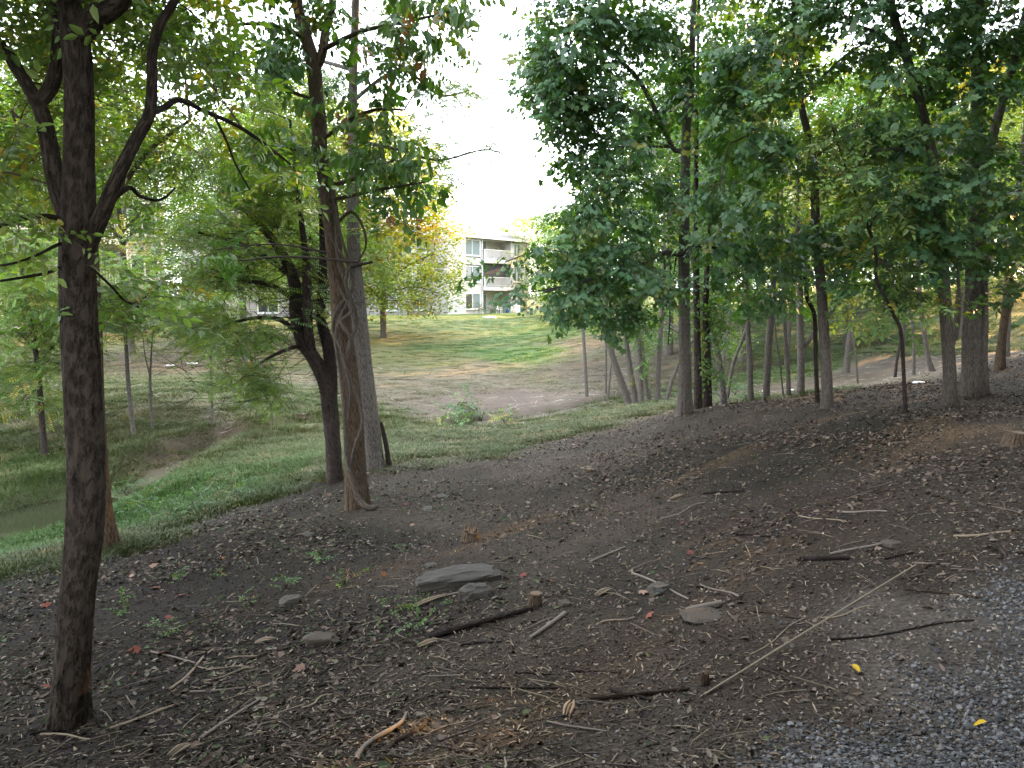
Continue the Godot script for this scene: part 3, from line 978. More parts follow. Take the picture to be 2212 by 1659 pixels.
# ---------------------------------------------------------------- the wood
func make_trees() -> void:
	# tall pale-barked cherry on the near bank
	tree({"label": "dark scaly-barked tree forking into three limbs, rooted in leaf litter", "name": "forked_tree", "bark": "bark_cherry", "near": true, "ridge": 0.07, "flare": 0.38, "bare": 2.0,
		"pts": [[68, 724, 40], [72, 670, 38], [77, 600, 38], [84, 535, 40], [86, 470, 39], [83, 400, 40], [79, 320, 39], [77, 260, 39], [78, 215, 37], [79, 160, 33], [79, 90, 31], [76, 45, 30], [70, 10, 26, .1], [60, -40, 22, .2], [52, -160, 17, .3], [50, -330, 10, .4]],
		"limbs": [[[74, 235, 22, .0], [60, 195, 22, .05], [52, 160, 20, .1], [44, 120, 19, .15], [36, 100, 16, .2], [15, 65, 15, .25], [0, 45, 14, .3], [-50, -10, 10, .4], [-90, -80, 6, .5]],
			[[38, 104, 16, .2], [52, 84, 17, .2], [58, 50, 15, .2], [57, 10, 13, .2], [50, -60, 10, .2], [40, -160, 6, .3]],
			[[88, 245, 20, 0], [103, 212, 18, -.05], [116, 180, 15, -.1], [134, 143, 14, -.1], [149, 115, 13, -.1], [152, 85, 12, -.1], [152, 55, 11, -.1], [160, 25, 10, -.1], [177, -5, 9, -.1], [200, -70, 7, -.2], [215, -160, 4, -.3]],
			[[151, 112, 9, -.1], [163, 108, 7, 0], [180, 100, 6, .1], [204, 111, 5, .3], [232, 123, 4.5, .5], [252, 135, 4, .7], [275, 152, 3, .9], [300, 172, 1.5, 1.1]],
			[[215, 117, 3, .35], [226, 140, 2.6, .45], [236, 165, 2.2, .55], [250, 190, 1.6, .7]],
			[[75, 40, 26, 0], [92, 20, 27, .0], [112, 6, 25, -.05], [125, -10, 23, -.1], [150, -70, 18, -.2], [160, -160, 10, -.3]],
			[[72, 222, 8, 0], [58, 218, 7, -.05], [40, 216, 6, -.1], [20, 219, 6, -.15], [0, 226, 5, -.2], [-30, 232, 3, -.2]],
			[[70, 240, 4, 0], [55, 246, 4, -.1], [35, 256, 3, -.2], [10, 264, 3, -.3], [-20, 268, 2, -.3]],
			[[70, 262, 4, 0], [50, 272, 4, -.1], [25, 277, 3.5, -.2], [0, 281, 3, -.3]],
			[[104, 210, 5, 0], [128, 188, 5, .1], [140, 196, 4, .2], [160, 200, 3, .3], [175, 188, 2, .4]],
			[[94, 270, 3, 0], [112, 287, 3, .15], [124, 300, 2.5, .3], [140, 308, 1.5, .4]]],
		"leaf": "elm", "tint": "elm", "leaves": 300, "size": 0.72, "bough": 0.006,
		"clumps": [[130, 302, .4, 26, 9, .2, 9], [150, 290, .45, 15, 8, .2, 5], [20, 225, -.2, 22, 10, .2, 6], [60, 150, .3, 30, 24, .4, 9], [20, 120, .4, 24, 30, .4, 10], [10, 30, .4, 34, 30, .4, 16], [50, 10, .4, 36, 26, .5, 16], [30, 170, .5, 24, 20, .5, 9],
			[110, 60, .6, 34, 30, .5, 13], [120, 110, .7, 26, 22, .5, 9], [180, 70, .5, 26, 20, .4, 9], [215, 90, .6, 30, 22, .4, 10], [260, 160, .9, 28, 20, .4, 8], [200, 20, .3, 36, 24, .5, 15], [30, -60, .3, 60, 40, .7, 60], [130, -60, .2, 60, 40, .7, 60], [80, -160, .3, 90, 60, 1.0, 110], [-60, 20, .5, 60, 60, .8, 50], [-40, 200, .3, 30, 50, .6, 20]]})
	tree({"label": "brown tree with flared roots close behind the forked scaly-barked tree", "name": "flared_tree", "bark": "bark_brown", "ridge": 0.04, "flare": 0.55, "near": true,
		"pts": [[101, 551, 33], [99, 510, 27], [96, 460, 25], [93, 400, 24], [91, 320, 23], [88, 240, 21], [86, 160, 19], [84, 60, 16], [82, -60, 13], [80, -240, 8]],
		"limbs": [[[88, 240, 8], [120, 190, 7, .4], [150, 150, 5, .8], [190, 120, 3, 1.2]], [[87, 200, 8], [50, 150, 6, .3], [10, 110, 4, .6]]],
		"leaf": "elm", "tint": "elm", "size": 0.9, "bough": 0.0,
		"clumps": [[150, 150, .9, 40, 20, .9, 26], [190, 118, 1.2, 40, 22, .9, 30], [110, 160, .7, 34, 26, .8, 26], [30, 90, .6, 40, 34, .8, 30], [130, 90, .9, 40, 28, .8, 30], [20, 170, .5, 36, 20, .8, 20], [70, -40, .0, 80, 40, 1.2, 90], [90, -150, 0, 100, 60, 1.4, 110], [150, 30, .4, 50, 24, .8, 32], [20, 30, 1.5, 50, 40, 1.2, 40], [60, 110, 1.5, 50, 30, 1.2, 34], [130, 60, 1.6, 50, 34, 1.2, 36], [10, 150, 1.5, 36, 30, 1.2, 26], [200, 60, 1.6, 50, 30, 1.2, 34], [150, 180, 1.4, 46, 20, 1, 22], [210, 170, 1.6, 44, 22, 1, 22]]})
	# trees on the far side of the pool
	tree({"label": "slim leafy tree mirrored in the pool at the water's edge", "name": "slender_tree", "bark": "bark_dark", "flare": 0.2, "pts": [[45, 456, 7], [42, 420, 6.5], [38, 370, 6], [32, 330, 5], [25, 300, 4], [20, 250, 2.5], [18, 210, 1]],
		"limbs": [[[38, 365, 2.5], [55, 345, 2, .3], [75, 335, 1.5, .5]], [[36, 350, 2.5], [15, 330, 2, .2], [-10, 320, 1.2, .3]]],
		"leaf": "locust", "tint": "locust", "size": 1.5, "droop": 0.3, "bare": 1.5,
		"clumps": [[20, 285, 0, 40, 14, 1.2, 44], [60, 330, .3, 32, 14, 1, 34], [10, 330, .2, 36, 16, 1, 40], [50, 365, .3, 30, 14, 1, 30], [15, 380, .2, 32, 16, 1, 34], [50, 295, 0, 36, 14, 1, 34], [20, 405, 0, 26, 12, .8, 20], [70, 300, .4, 26, 14, .8, 20], [15, 250, .3, 40, 16, 1, 36], [60, 255, .3, 30, 12, 1, 22]]})
	for a in [[[[134, 436, 5.5], [131, 410, 5], [128, 380, 4.6], [126, 345, 4], [123, 310, 3], [120, 270, 1.5]], [[125, 320, 1.2], [140, 305, 1, .3], [155, 298, .6, .5]], [[120, 290, 0, 40, 12, 1.2, 34], [150, 305, .3, 34, 10, 1.1, 30], [115, 318, 0, 34, 9, 1, 24], [130, 268, .2, 36, 12, 1.1, 26]], "thin straight sapling nearest the flared tree, standing in mown grass"],
			[[[153, 430, 3.5], [151, 405, 3.2], [150, 378, 3], [151, 360, 2.2], [152, 343, 1.4], [156, 310, .8]], [[150, 376, 1.6], [145, 355, 1.2, .1], [143, 335, .8, .2]], [[155, 318, 0, 36, 9, 1.1, 26], [175, 303, .4, 34, 9, 1.1, 24], [150, 333, 0, 26, 7, .9, 14]], "thin forked sapling between two straight saplings in mown grass"],
			[[[212, 427, 2.8], [212, 400, 2.6], [211, 370, 2.3], [211, 358, 1.8], [213, 330, 1.2], [218, 300, .8]], [[211, 358, 1.2], [202, 345, 1, .1], [196, 335, .6, .1]], [[205, 330, 0, 34, 9, 1, 22], [190, 312, .3, 34, 10, 1.1, 26], [218, 290, .2, 34, 10, 1.1, 26], [200, 345, 0, 20, 6, .8, 10]], "thin sapling standing alone in mown grass before the shaggy tree"]]:
		tree({"label": a[3], "name": "sapling", "group": "saplings on the mown slope beyond the stream", "bark": "bark_grey", "flare": 0.25, "ridge": 0.03, "pts": a[0], "limbs": [a[1]], "leaf": "locust", "tint": "locust", "size": 1.5, "droop": 0.1, "clumps": a[2], "bare": 2.0})
	# the middle group
	var shaggy := tree({"label": "dark many-stemmed tree shaggy with hairy vines and fine twigs", "name": "shaggy_tree", "bark": "bark_dark", "ridge": 0.12, "flare": 0.15, "bare": 1.6,
		"pts": [[335, 482, 16.2], [333, 442, 15.0], [330, 410, 16.2], [327, 390, 15.0], [322, 373, 15.0], [312, 355, 13.8], [303, 342, 13.8], [296, 315, 12.5], [295, 285, 12.5], [286, 261, 11.2], [272, 239, 8.8], [250, 215, 5.0], [225, 200, 2.5]],
		"limbs": [[[331, 405, 13.8], [331, 370, 12.5, .1], [327, 341, 12.5, .15], [320, 318, 10.0, .2], [322, 297, 10.0, .2], [323, 243, 7.5, .2], [320, 180, 5.0, .2], [318, 120, 2.5, .3]],
			[[312, 355, 11.2], [308, 326, 10.0, -.1], [307, 290, 10.0, -.1], [306, 261, 8.8, -.1], [303, 234, 6.2, -.2], [296, 180, 5.0, -.2], [290, 120, 2.5, -.2]],
			[[300, 335, 6.2], [280, 320, 5.0, -.3], [255, 318, 3.8, -.5], [225, 325, 2.5, -.7], [200, 335, 1.2, -.8]], [[296, 300, 6.2], [270, 285, 5.0, -.3], [235, 280, 3.8, -.6], [200, 275, 1.9, -.8]],
			[[303, 345, 5.0], [285, 350, 3.8, -.4], [262, 362, 3.0, -.6], [240, 380, 1.8, -.8]], [[290, 275, 6.2], [262, 255, 5.0, -.3], [230, 240, 3.8, -.6], [195, 232, 1.9, -.8]], [[322, 290, 5.0], [345, 270, 3.8, .4], [372, 262, 2.5, .7]]],
		"leaf": "locust", "tint": "locust", "size": 1.05, "droop": 0.3, "leaves": 300,
		"clumps": [[250, 335, -.6, 40, 14, .8, 34], [215, 325, -.7, 34, 12, .8, 26], [240, 372, -.7, 36, 14, .7, 24], [270, 385, -.5, 24, 14, .6, 12], [220, 280, -.7, 42, 16, .9, 40], [260, 255, -.4, 40, 18, .9, 44], [200, 240, -.7, 40, 16, .9, 40], [290, 200, -.2, 36, 24, .9, 44], [240, 210, -.4, 44, 18, .9, 48], [310, 150, .1, 34, 24, .9, 36], [270, 150, 0, 40, 22, .9, 44], [220, 165, -.2, 40, 20, .9, 40], [340, 230, .5, 28, 20, .7, 18], [255, 110, .2, 46, 20, .9, 40], [300, 300, -.3, 24, 14, .6, 10], [372, 262, .8, 22, 14, .6, 14]]})
	shag(shaggy)
	var viny := tree({"label": "grey trunk wrapped in thick twisting vines with large drooping leaves", "name": "vine_wrapped_tree", "bark": "bark_brown", "near": true, "ridge": 0.05, "flare": 0.22, "bare": 2.5,
		"pts": [[358, 507, 26.0], [356, 480, 22.6], [355, 460, 21.5], [352, 406, 20.9], [347, 362, 20.3], [342, 326, 20.3], [339, 288, 19.2], [335, 261, 16.9], [332, 225, 16.9], [325, 177, 16.4], [320, 154, 15.8], [319, 123, 15.8], [316, 93, 14.7], [314, 69, 15.8], [307, 39, 12.4], [299, 12, 11.3], [292, -30, 10.2], [285, -120, 6.8], [282, -220, 3.4]],
		"limbs": [[[314, 72, 10.2], [322, 54, 10.2, .0], [326, 28, 9.0, .1], [332, 6, 7.9, .1], [340, -60, 5.6, .2], [345, -150, 3.4, .2]],
			[[329, 185, 4.5], [345, 182, 4.5, -.2], [370, 172, 3.4, -.5], [395, 160, 2.3, -.7]], [[331, 200, 4.5], [355, 195, 3.4, -.2], [390, 188, 2.8, -.5], [425, 182, 1.7, -.7]], [[332, 230, 3.4], [350, 212, 3.4, -.1], [362, 225, 2.8, -.2], [366, 245, 2.3, -.3], [358, 262, 1.4, -.3]],
			[[322, 140, 4.5], [350, 120, 4.0, -.2], [375, 110, 3.4, -.4], [405, 110, 1.8, -.6]], [[322, 50, 5.6], [360, 32, 4.5, -.3], [405, 22, 3.4, -.6], [450, 12, 1.8, -.8]], [[315, 100, 4.5], [285, 90, 3.4, -.3], [250, 80, 2.3, -.6]], [[310, 40, 5.6], [270, 25, 4.5, -.3], [225, 25, 2.3, -.6]], [[320, 160, 3.4], [295, 150, 2.8, -.2], [265, 145, 1.7, -.5]]],
		"leaf": "big", "tint": "big", "leaves": 300, "size": 0.86, "droop": 0.45,
		"clumps": [[390, 150, -.6, 26, 16, .4, 12], [372, 130, -.5, 30, 18, .4, 15], [405, 170, -.7, 28, 14, .4, 12], [425, 185, -.7, 16, 8, .3, 5], [365, 160, -.4, 28, 16, .4, 13], [350, 100, -.2, 28, 18, .4, 14], [375, 85, -.4, 30, 16, .4, 14], [405, 75, -.6, 24, 12, .3, 8], [400, 35, -.6, 34, 18, .4, 16], [440, 20, -.8, 26, 16, .4, 11], [460, 3, -.8, 18, 14, .3, 7], [355, 45, -.3, 30, 20, .4, 14], [425, 45, -.7, 24, 14, .3, 8], [430, 70, -.7, 14, 8, .3, 3], [370, 200, -.4, 26, 12, .4, 8], [390, 210, -.5, 22, 8, .3, 5],
			[280, 90, -.3, 32, 18, .4, 15], [250, 80, -.6, 32, 16, .4, 14], [240, 30, -.6, 40, 20, .4, 18], [200, 25, -.7, 34, 18, .4, 14], [275, 30, -.3, 34, 20, .4, 17], [285, 140, -.2, 30, 16, .4, 13], [255, 145, -.5, 28, 14, .4, 10], [225, 60, -.6, 34, 14, .4, 12], [330, 15, 0, 34, 18, .5, 14], [215, 250, -.8, 20, 8, .2, 4], [230, 262, -1.2, 12, 8, .2, 3],
			[300, -40, 0, 70, 34, .9, 55], [380, -50, -.5, 70, 34, .8, 50], [320, -140, 0, 110, 50, 1.3, 90], [230, -60, -.5, 60, 34, .8, 45]]})
	vines(viny)
	tree({"label": "tall pale grey trunk with long cracks behind the vine-wrapped trunk", "name": "pale_tree", "bark": "bark_pale", "near": true, "ridge": 0.05, "flare": 0.25, "bare": 5.0,
		"pts": [[374, 468, 21.8], [372, 445, 19.5], [370, 424, 20.1], [364, 370, 18.4], [359, 315, 16.1], [355, 270, 14.5], [353, 225, 13.2], [353, 150, 10.9], [353, 86, 9.2], [355, 25, 8.0], [357, -60, 6.9], [360, -200, 4.6], [362, -330, 2.3]],
		"limbs": [[[354, 100, 4.6], [400, 70, 3.4, .5], [440, 95, 2.3, .9], [470, 90, 1.4, 1.2]], [[353, 140, 4.6], [400, 150, 3.4, .6], [440, 160, 2.3, 1.1], [490, 150, 1.4, 1.6], [530, 170, 0.7, 2]], [[353, 70, 4.6], [310, 60, 3.4, .5], [270, 70, 2.3, .9]], [[356, 0, 4.6], [400, -30, 3.4, .5], [440, -40, 2.3, .9]]],
		"leaf": "locust", "tint": "green", "size": 1.25, "droop": 0.2,
		"clumps": [[440, 92, .9, 22, 9, .6, 10], [462, 88, 1.2, 18, 6, .5, 7], [425, 110, .8, 14, 6, .4, 5], [470, 150, 1.4, 16, 8, .5, 6], [490, 135, 1.6, 12, 6, .4, 4], [455, 168, 1.2, 24, 7, .5, 8], [440, 158, 1.1, 16, 7, .5, 6], [405, 65, .6, 26, 12, .7, 14], [300, 70, .6, 50, 24, .9, 34], [400, 15, .6, 40, 16, .8, 20], [350, -60, 0, 80, 40, 1.2, 90], [360, -160, 0, 100, 50, 1.4, 120], [350, -280, 0, 90, 60, 1.5, 100], [420, 130, .8, 20, 10, .5, 7]]})
	var stake := tree({"label": "short dark leaning dead stem beside the pale grey trunk", "name": "leaning_snag", "category": "dead stem", "bark": "bark_dark", "flare": 0.1, "pts": [[389, 466, 5], [387, 450, 5], [384, 435, 4.5], [381, 422, 3]]})
	stake.get_child(0).name = "stem"
	make_right_group()

# fine hairy roots and twigs on the shaggy stems
func shag(o: Node3D) -> void:
	var mb := Mesher.new()
	var foot := o.position
	for l in [[[331, 412], [322, 373], [303, 342], [296, 315], [295, 285]], [[331, 405], [331, 370], [327, 341], [320, 318], [322, 297], [323, 250]], [[308, 326], [307, 290], [306, 250]]]:
		for k in l.size() - 1:
			for q in 190:
				var t := rng.randf()
				var c := at(lerpf(l[k][0], l[k + 1][0], t), lerpf(l[k][1], l[k + 1][1], t), -foot.z + rng.randf_range(-.08, .08)) - foot
				var dir := Vector3(rng.randfn(), rng.randfn() * .5 - .2, rng.randfn()).normalized()
				stick_into(mb, c + dir * .06, c + dir * rng.randf_range(.13, .24), rng.randf_range(.002, .0045), Color(1, 1, 1))
	part("hairy_roots", mb, mats.bark_dark, o, "stuff")
	var tw := Mesher.new()
	for q in 420:
		var px := rng.randf_range(190, 330)
		var py := rng.randf_range(225, 400)
		if py > 330 and px > 300: continue
		var a := at(px, py, -foot.z + rng.randf_range(-.9, .3)) - foot
		var dir := Vector3(rng.randfn() - .3, rng.randfn() * .5, rng.randfn()).normalized() * rng.randf_range(.15, .5)
		var m := a + dir + Vector3(0, rng.randfn() * .05, 0)
		limb(tw, [[a, m, m + dir.rotated(Vector3.BACK, rng.randf_range(-.8, .8))] as Array[Vector3], PackedFloat32Array([.006, .004, .002])], 3, 0.0, 0.0, false)
	part("bare_twigs", tw, mats.bark_dark, o, "stuff")

func vines(o: Node3D) -> void:
	var foot := o.position
	var d := -foot.z
	for l in [[[378, 506, 5, -.3], [368, 508, 8, -.34], [358, 498, 7, -.28], [352, 480, 6, -.26], [347, 462, 6, -.2], [345, 430, 5, -.16], [344, 400, 5, -.18], [340, 370, 5, -.2], [336, 340, 5, -.22], [340, 318, 5, -.26], [348, 300, 4.5, -.24], [344, 280, 4, -.22], [338, 262, 4, -.2], [336, 230, 4, -.18], [334, 205, 3, -.16]],
		[[350, 470, 4, -.16], [355, 445, 4, -.28], [362, 425, 4, -.26], [360, 405, 4, -.26], [352, 385, 4, -.28], [346, 365, 4, -.26], [349, 345, 5, -.26], [356, 326, 4.5, -.22], [354, 305, 4, -.24], [346, 285, 4, -.25], [348, 262, 4, -.2], [342, 240, 4, -.2], [336, 215, 3, -.17], [330, 180, 2.5, -.15]],
		[[348, 420, 3, -.2], [350, 390, 3.5, -.3], [341, 350, 4, -.28], [333, 330, 4, -.2], [337, 310, 4, -.26], [352, 290, 3.5, -.23], [352, 275, 3, -.2], [342, 255, 3, -.22], [330, 235, 3, -.16], [326, 205, 2.5, -.18], [319, 160, 2, -.15], [313, 140, 2, -.14]],
		[[346, 362, 4, -.26], [351, 340, 4, -.3], [341, 322, 5, -.28], [351, 312, 5, -.28], [345, 298, 4, -.28], [338, 285, 3, -.24]]]:
		var p: Array = []
		var r: Array = []
		for a in l:
			p.append(at(a[0], a[1], d + a[3]) - foot)
			r.append(a[2] * .37 * d / FOCAL)
		p[0].y = maxf(p[0].y, 0.0)
		var mb := Mesher.new()
		limb(mb, smooth(p, r, 0.05), 10, 0.08)
		part("vine", mb, mats.bark_vine, o)

func make_right_group() -> void:
	# slim stems by the stream
	for a in [["thin straight sapling at the foot of the green slope", [[587, 392, 3.4], [585, 360, 3.2], [583, 330, 3], [580, 309, 2.4], [577, 285, 1.5]], "", 25.5],
		["slim upright stem in a pair rising from one spot", [[606, 386, 2.2], [606, 342, 2], [606, 300, 1.4]], "pair of slim stems", 25.8],
		["slim upright stem in a pair rising from one spot", [[608, 388, 2.2], [611, 365, 2], [615, 340, 1.8], [618, 300, 1.2]], "pair of slim stems", 25.4],
		["curved grey trunk bowing over at the stream bank", [[629, 403, 8], [622, 383, 7], [614, 361, 6.5], [608, 336, 6], [604, 300, 4], [600, 260, 2]], "", 21.0],
		["slim grey trunk close beside the bowed trunk", [[636, 401, 6.5], [630, 368, 5.5], [625, 330, 5], [622, 280, 3], [620, 230, 1.5]], "", 20.8],
		["slim trunk leaning over beside the ivy-clad trunk", [[650, 398, 5], [644, 368, 4], [642, 330, 3.5], [640, 280, 2.5], [640, 230, 1]], "", 21.4],
		["slim straight trunk with a swollen foot by the stream", [[658, 399, 7], [658, 385, 5], [659, 361, 4.6], [662, 309, 4.5], [664, 250, 3], [664, 190, 1.5]], "", 20.6],
		["thin stem slanting up against the thick furrowed trunk", [[666, 399, 4.5], [672, 380, 4], [678, 364, 4], [688, 330, 3], [695, 290, 1.5]], "", 20.4]]:
		tree({"label": a[0], "name": "slim_tree", "group": a[2], "bark": "bark_grey", "flare": 0.3, "ridge": 0.06, "pts": a[1], "d": a[3]})
	var ivy := tree({"label": "slim trunk clad in ivy leaves among bare stems", "name": "ivy_clad_tree", "bark": "bark_grey", "d": 20.5, "pts": [[641, 402, 6], [640, 370, 5.5], [639, 345, 5], [638, 309, 5], [636, 260, 3], [634, 210, 1.5]],
		"leaf": "elm", "tint": "green", "size": 1.2, "bough": 0.004, "bare": 0.5, "clumps": [[639, 330, 0, 5, 16, .2, 16], [640, 365, 0, 4, 16, .15, 10], [638, 300, 0, 6, 16, .25, 16], [640, 352, -.1, 4, 10, .1, 8]]})
	# crown over the slope and the long bough towards the house
	tree({"label": "thick furrowed trunk with a long leafy bough reaching towards the house", "name": "maple_tree", "bark": "bark_grey", "near": true, "ridge": 0.08, "flare": 0.3, "bare": 2.4,
		"pts": [[685, 414, 17], [685, 390, 13.5], [685, 361, 12], [684, 300, 11.5], [684, 240, 11], [685, 180, 10], [687, 123, 8.5], [690, 105, 8], [692, 50, 6.5], [695, -30, 5], [700, -150, 4], [702, -300, 2]],
		"limbs": [[[683, 255, 6], [665, 253, 5.5, -.3], [650, 259, 5.2, -.6], [625, 268, 4.5, -.9], [600, 277, 4, -1.2], [570, 285, 3, -1.4], [545, 292, 2, -1.6]], [[640, 263, 3, -.7], [610, 280, 2.6, -1], [580, 300, 1.6, -1.3]], [[625, 266, 2.4, -.9], [590, 258, 2, -1.2], [545, 250, 1.6, -1.5], [505, 262, 1, -1.8]], [[590, 280, 2, -1.3], [555, 288, 1.6, -1.6], [530, 292, 1, -1.8]],
			[[686, 150, 6], [675, 150, 5, -.2], [668, 138, 5, -.3], [655, 110, 5, -.5], [640, 82, 4.6, -.7], [622, 62, 4, -.8], [600, 42, 3, -1], [580, 30, 1.6, -1.2]], [[622, 62, 3, -.8], [612, 35, 2.6, -.9], [600, 5, 2, -1]], [[688, 120, 4], [710, 90, 3, .3], [730, 60, 2, .5]]],
		"leaf": "maple", "tint": "maple", "leaves": 300, "size": 1.0, "droop": 0.5,
		"clumps": [[505, 258, -1.8, 20, 7, .4, 3], [528, 250, -1.6, 22, 8, .5, 4], [555, 262, -1.5, 24, 11, .6, 6], [585, 270, -1.2, 28, 14, .7, 20], [530, 292, -1.8, 24, 8, .4, 4], [560, 296, -1.6, 28, 10, .5, 8], [590, 300, -1.2, 30, 12, .6, 22], [620, 285, -1, 30, 14, .7, 26], [650, 280, -.6, 28, 16, .7, 26], [584, 245, -1.2, 30, 12, .7, 18], [620, 250, -.8, 32, 14, .8, 26], [545, 275, -1.6, 20, 8, .4, 2], [640, 310, -.8, 30, 12, .6, 18], [610, 325, -1, 22, 10, .5, 10],
			[545, 45, -1.3, 20, 30, .6, 34], [545, 85, -1.3, 18, 22, .6, 26], [570, 60, -1.2, 26, 30, .7, 36], [565, 110, -1.2, 22, 20, .6, 24], [545, 116, -1.4, 16, 8, .4, 9], [590, 110, -1, 28, 24, .7, 32], [580, 155, -1, 24, 22, .7, 30], [590, 20, -1.1, 34, 24, .8, 34], [560, 8, -1.3, 22, 18, .6, 22], [620, 30, -.8, 34, 24, .8, 36], [620, 90, -.6, 32, 24, .8, 30], [600, 195, -.8, 30, 20, .8, 32], [625, 150, -.4, 30, 24, .8, 30], [585, 215, -1, 22, 14, .6, 18], [650, 190, -.2, 30, 22, .8, 28], [650, 50, -.3, 34, 28, .8, 34], [655, 230, 0, 30, 16, .8, 22], [620, 225, -.6, 30, 14, .7, 22], [680, 90, .2, 34, 26, .8, 30], [680, 30, 0, 40, 28, .9, 36], [600, -40, -.8, 60, 34, 1, 60], [680, -50, -.2, 60, 40, 1, 60], [680, -150, 0, 90, 60, 1.4, 90], [690, -260, 0, 80, 60, 1.4, 80]]})
	var old: Node3D = get_node("maple_tree")
	for l in [[[671, 262, 1.6], [669, 290, 1.5], [670, 318, 1.4], [668, 345, 1.2]], [[676, 258, 1.4], [673, 285, 1.3], [675, 310, 1.1]], [[664, 262, 1.2], [665, 280, 1.1], [663, 302, .8]]]:
		var hp: Array = []
		var hr: Array = []
		for a in l:
			hp.append(at(a[0], a[1], -old.position.z - .35) - old.position)
			hr.append(a[2] * .5 * -old.position.z / FOCAL)
		var hm := Mesher.new()
		limb(hm, smooth(hp, hr, 0.08), 6)
		part("hanging_vine", hm, mats.bark_dark, old)
	tree({"label": "slim dark straight trunk just beside the thick furrowed trunk", "name": "straight_tree", "bark": "bark_dark", "ridge": 0.06, "d": 13.4, "bare": 4.0, "pts": [[698, 408, 9], [698, 370, 7.5], [697, 330, 7], [696, 255, 6.5], [696, 180, 5], [697, 100, 4], [699, 0, 2.5], [700, -90, 1.2]], "limbs": [[[696, 200, 3], [730, 170, 2, .4], [760, 150, 1.2, .8]]],
		"leaf": "maple", "tint": "maple", "droop": 0.4, "clumps": [[730, 170, .4, 34, 16, .8, 26], [760, 130, .7, 36, 18, .9, 30], [740, 60, .4, 40, 24, 1, 38], [720, 215, .2, 34, 14, .8, 22], [720, 120, .4, 34, 18, .9, 26], [730, 15, .3, 44, 22, 1, 40]]})
	tree({"label": "stout dark trunk matted with ivy stems and a leafy sleeve", "name": "matted_tree", "bark": "bark_dark", "ridge": 0.16, "d": 13.6, "pts": [[707, 407, 10], [707, 370, 8.5], [706, 333, 8], [706, 300, 6], [708, 250, 4], [712, 190, 2]], "leaf": "elm", "tint": "green", "size": 1.2, "bough": 0.004, "bare": 0.8, "clumps": [[706, 350, 0, 6, 14, .2, 14], [707, 325, 0, 9, 14, .3, 22], [712, 290, .1, 14, 18, .4, 24]]})
	tree({"label": "smooth pale trunk leaning steeply across the dark straight trunk", "name": "leaning_tree", "bark": "bark_pale", "ridge": 0.03, "d": 14.2, "pts": [[724, 403, 8], [722, 385, 7], [719, 361, 6.5], [714, 338, 6.2], [708, 318, 6], [700, 293, 5.5], [692, 260, 4], [688, 230, 2.5]]})
	for a in [["thin stem slanting up out of the foot of the leaning pale trunk", [[727, 388, 4], [733, 365, 3.6], [743, 338, 3.4], [752, 310, 2], [758, 280, 1]], 16.5, ""], ["thin upright stem between the leaning trunk and the slanting stem", [[722, 362, 4], [725, 340, 3.8], [728, 327, 3.6], [731, 290, 2], [732, 260, 1]], 22.0, ""],
		["slim trunk with a knotted waist on the ridge", [[751, 401, 7], [750, 375, 6], [750, 361, 6.4], [748, 330, 5], [748, 312, 4.8], [746, 270, 4], [745, 200, 2.5], [744, 140, 1]], 14.5, ""],
		["smooth brown trunk leaning gently beside the knotted slim trunk", [[766, 399, 8], [767, 380, 7], [768, 361, 7], [770, 330, 7.5], [772, 305, 6.5], [775, 250, 5], [778, 190, 3], [780, 120, 1.5]], 14.6, ""],
		["slim blackish trunk rising between two pale trunks", [[789, 398, 5.5], [788, 370, 4], [785, 330, 3.6], [783, 282, 3.4], [782, 230, 2.4], [782, 170, 1]], 14.4, ""],
		["very thin slanting stem before the slim blackish trunk", [[784, 397, 2], [780, 365, 1.8], [776, 336, 1.6], [774, 310, .8]], 14.3, ""],
		["very thin sapling standing before the bare earth mound", [[858, 382, 2.4], [855, 350, 2], [850, 315, 1.8], [846, 280, 1]], 19.5, ""],
		["slim crooked trunk between the winding sapling and the thick trunks", [[913, 382, 4], [914, 360, 3.4], [913, 330, 3.2], [909, 305, 3], [905, 281, 2.8], [900, 240, 2], [896, 200, 1]], 19.0, ""],
		["brown trunk leaning back with a broad mossy foot behind the ridge", [[933, 379, 7], [929, 360, 5.4], [925, 338, 5], [921, 310, 5], [919, 285, 4.6], [916, 240, 3.4], [914, 180, 1.6]], 18.6, ""]]:
		tree({"label": a[0], "name": "slim_tree", "bark": "bark_grey", "flare": 0.3, "ridge": 0.05, "pts": a[1], "d": a[2]})
	tree({"label": "pale smooth trunk forking low into a slanting limb on the ridge", "name": "forking_tree", "bark": "bark_pale", "ridge": 0.03, "d": 15.0, "bare": 2.0, "pts": [[800, 397, 9], [801, 375, 8.2], [801, 353, 8], [800, 320, 7], [800, 293, 6.4], [798, 250, 5], [798, 190, 3.5], [799, 130, 2]], "limbs": [[[801, 352, 5], [808, 342, 5, .0], [815, 330, 4.4, .1], [830, 314, 4, .2], [845, 282, 3.4, .4], [865, 254, 2.6, .6], [880, 235, 1.5, .8]], [[799, 260, 4], [785, 230, 3, .2], [778, 200, 2, .3]], [[799, 260, 4], [818, 225, 3, .2], [830, 190, 2, .3]]],
		"leaf": "elm", "tint": "yellow", "size": 1.3, "clumps": [[865, 255, .7, 40, 14, 1, 34], [840, 290, .3, 34, 12, .9, 26], [820, 200, .4, 40, 18, 1, 40], [790, 210, .3, 36, 18, 1, 34], [800, 150, .2, 44, 20, 1.1, 44], [780, 280, .1, 30, 12, .8, 18], [805, 265, .2, 30, 10, .8, 16]]})
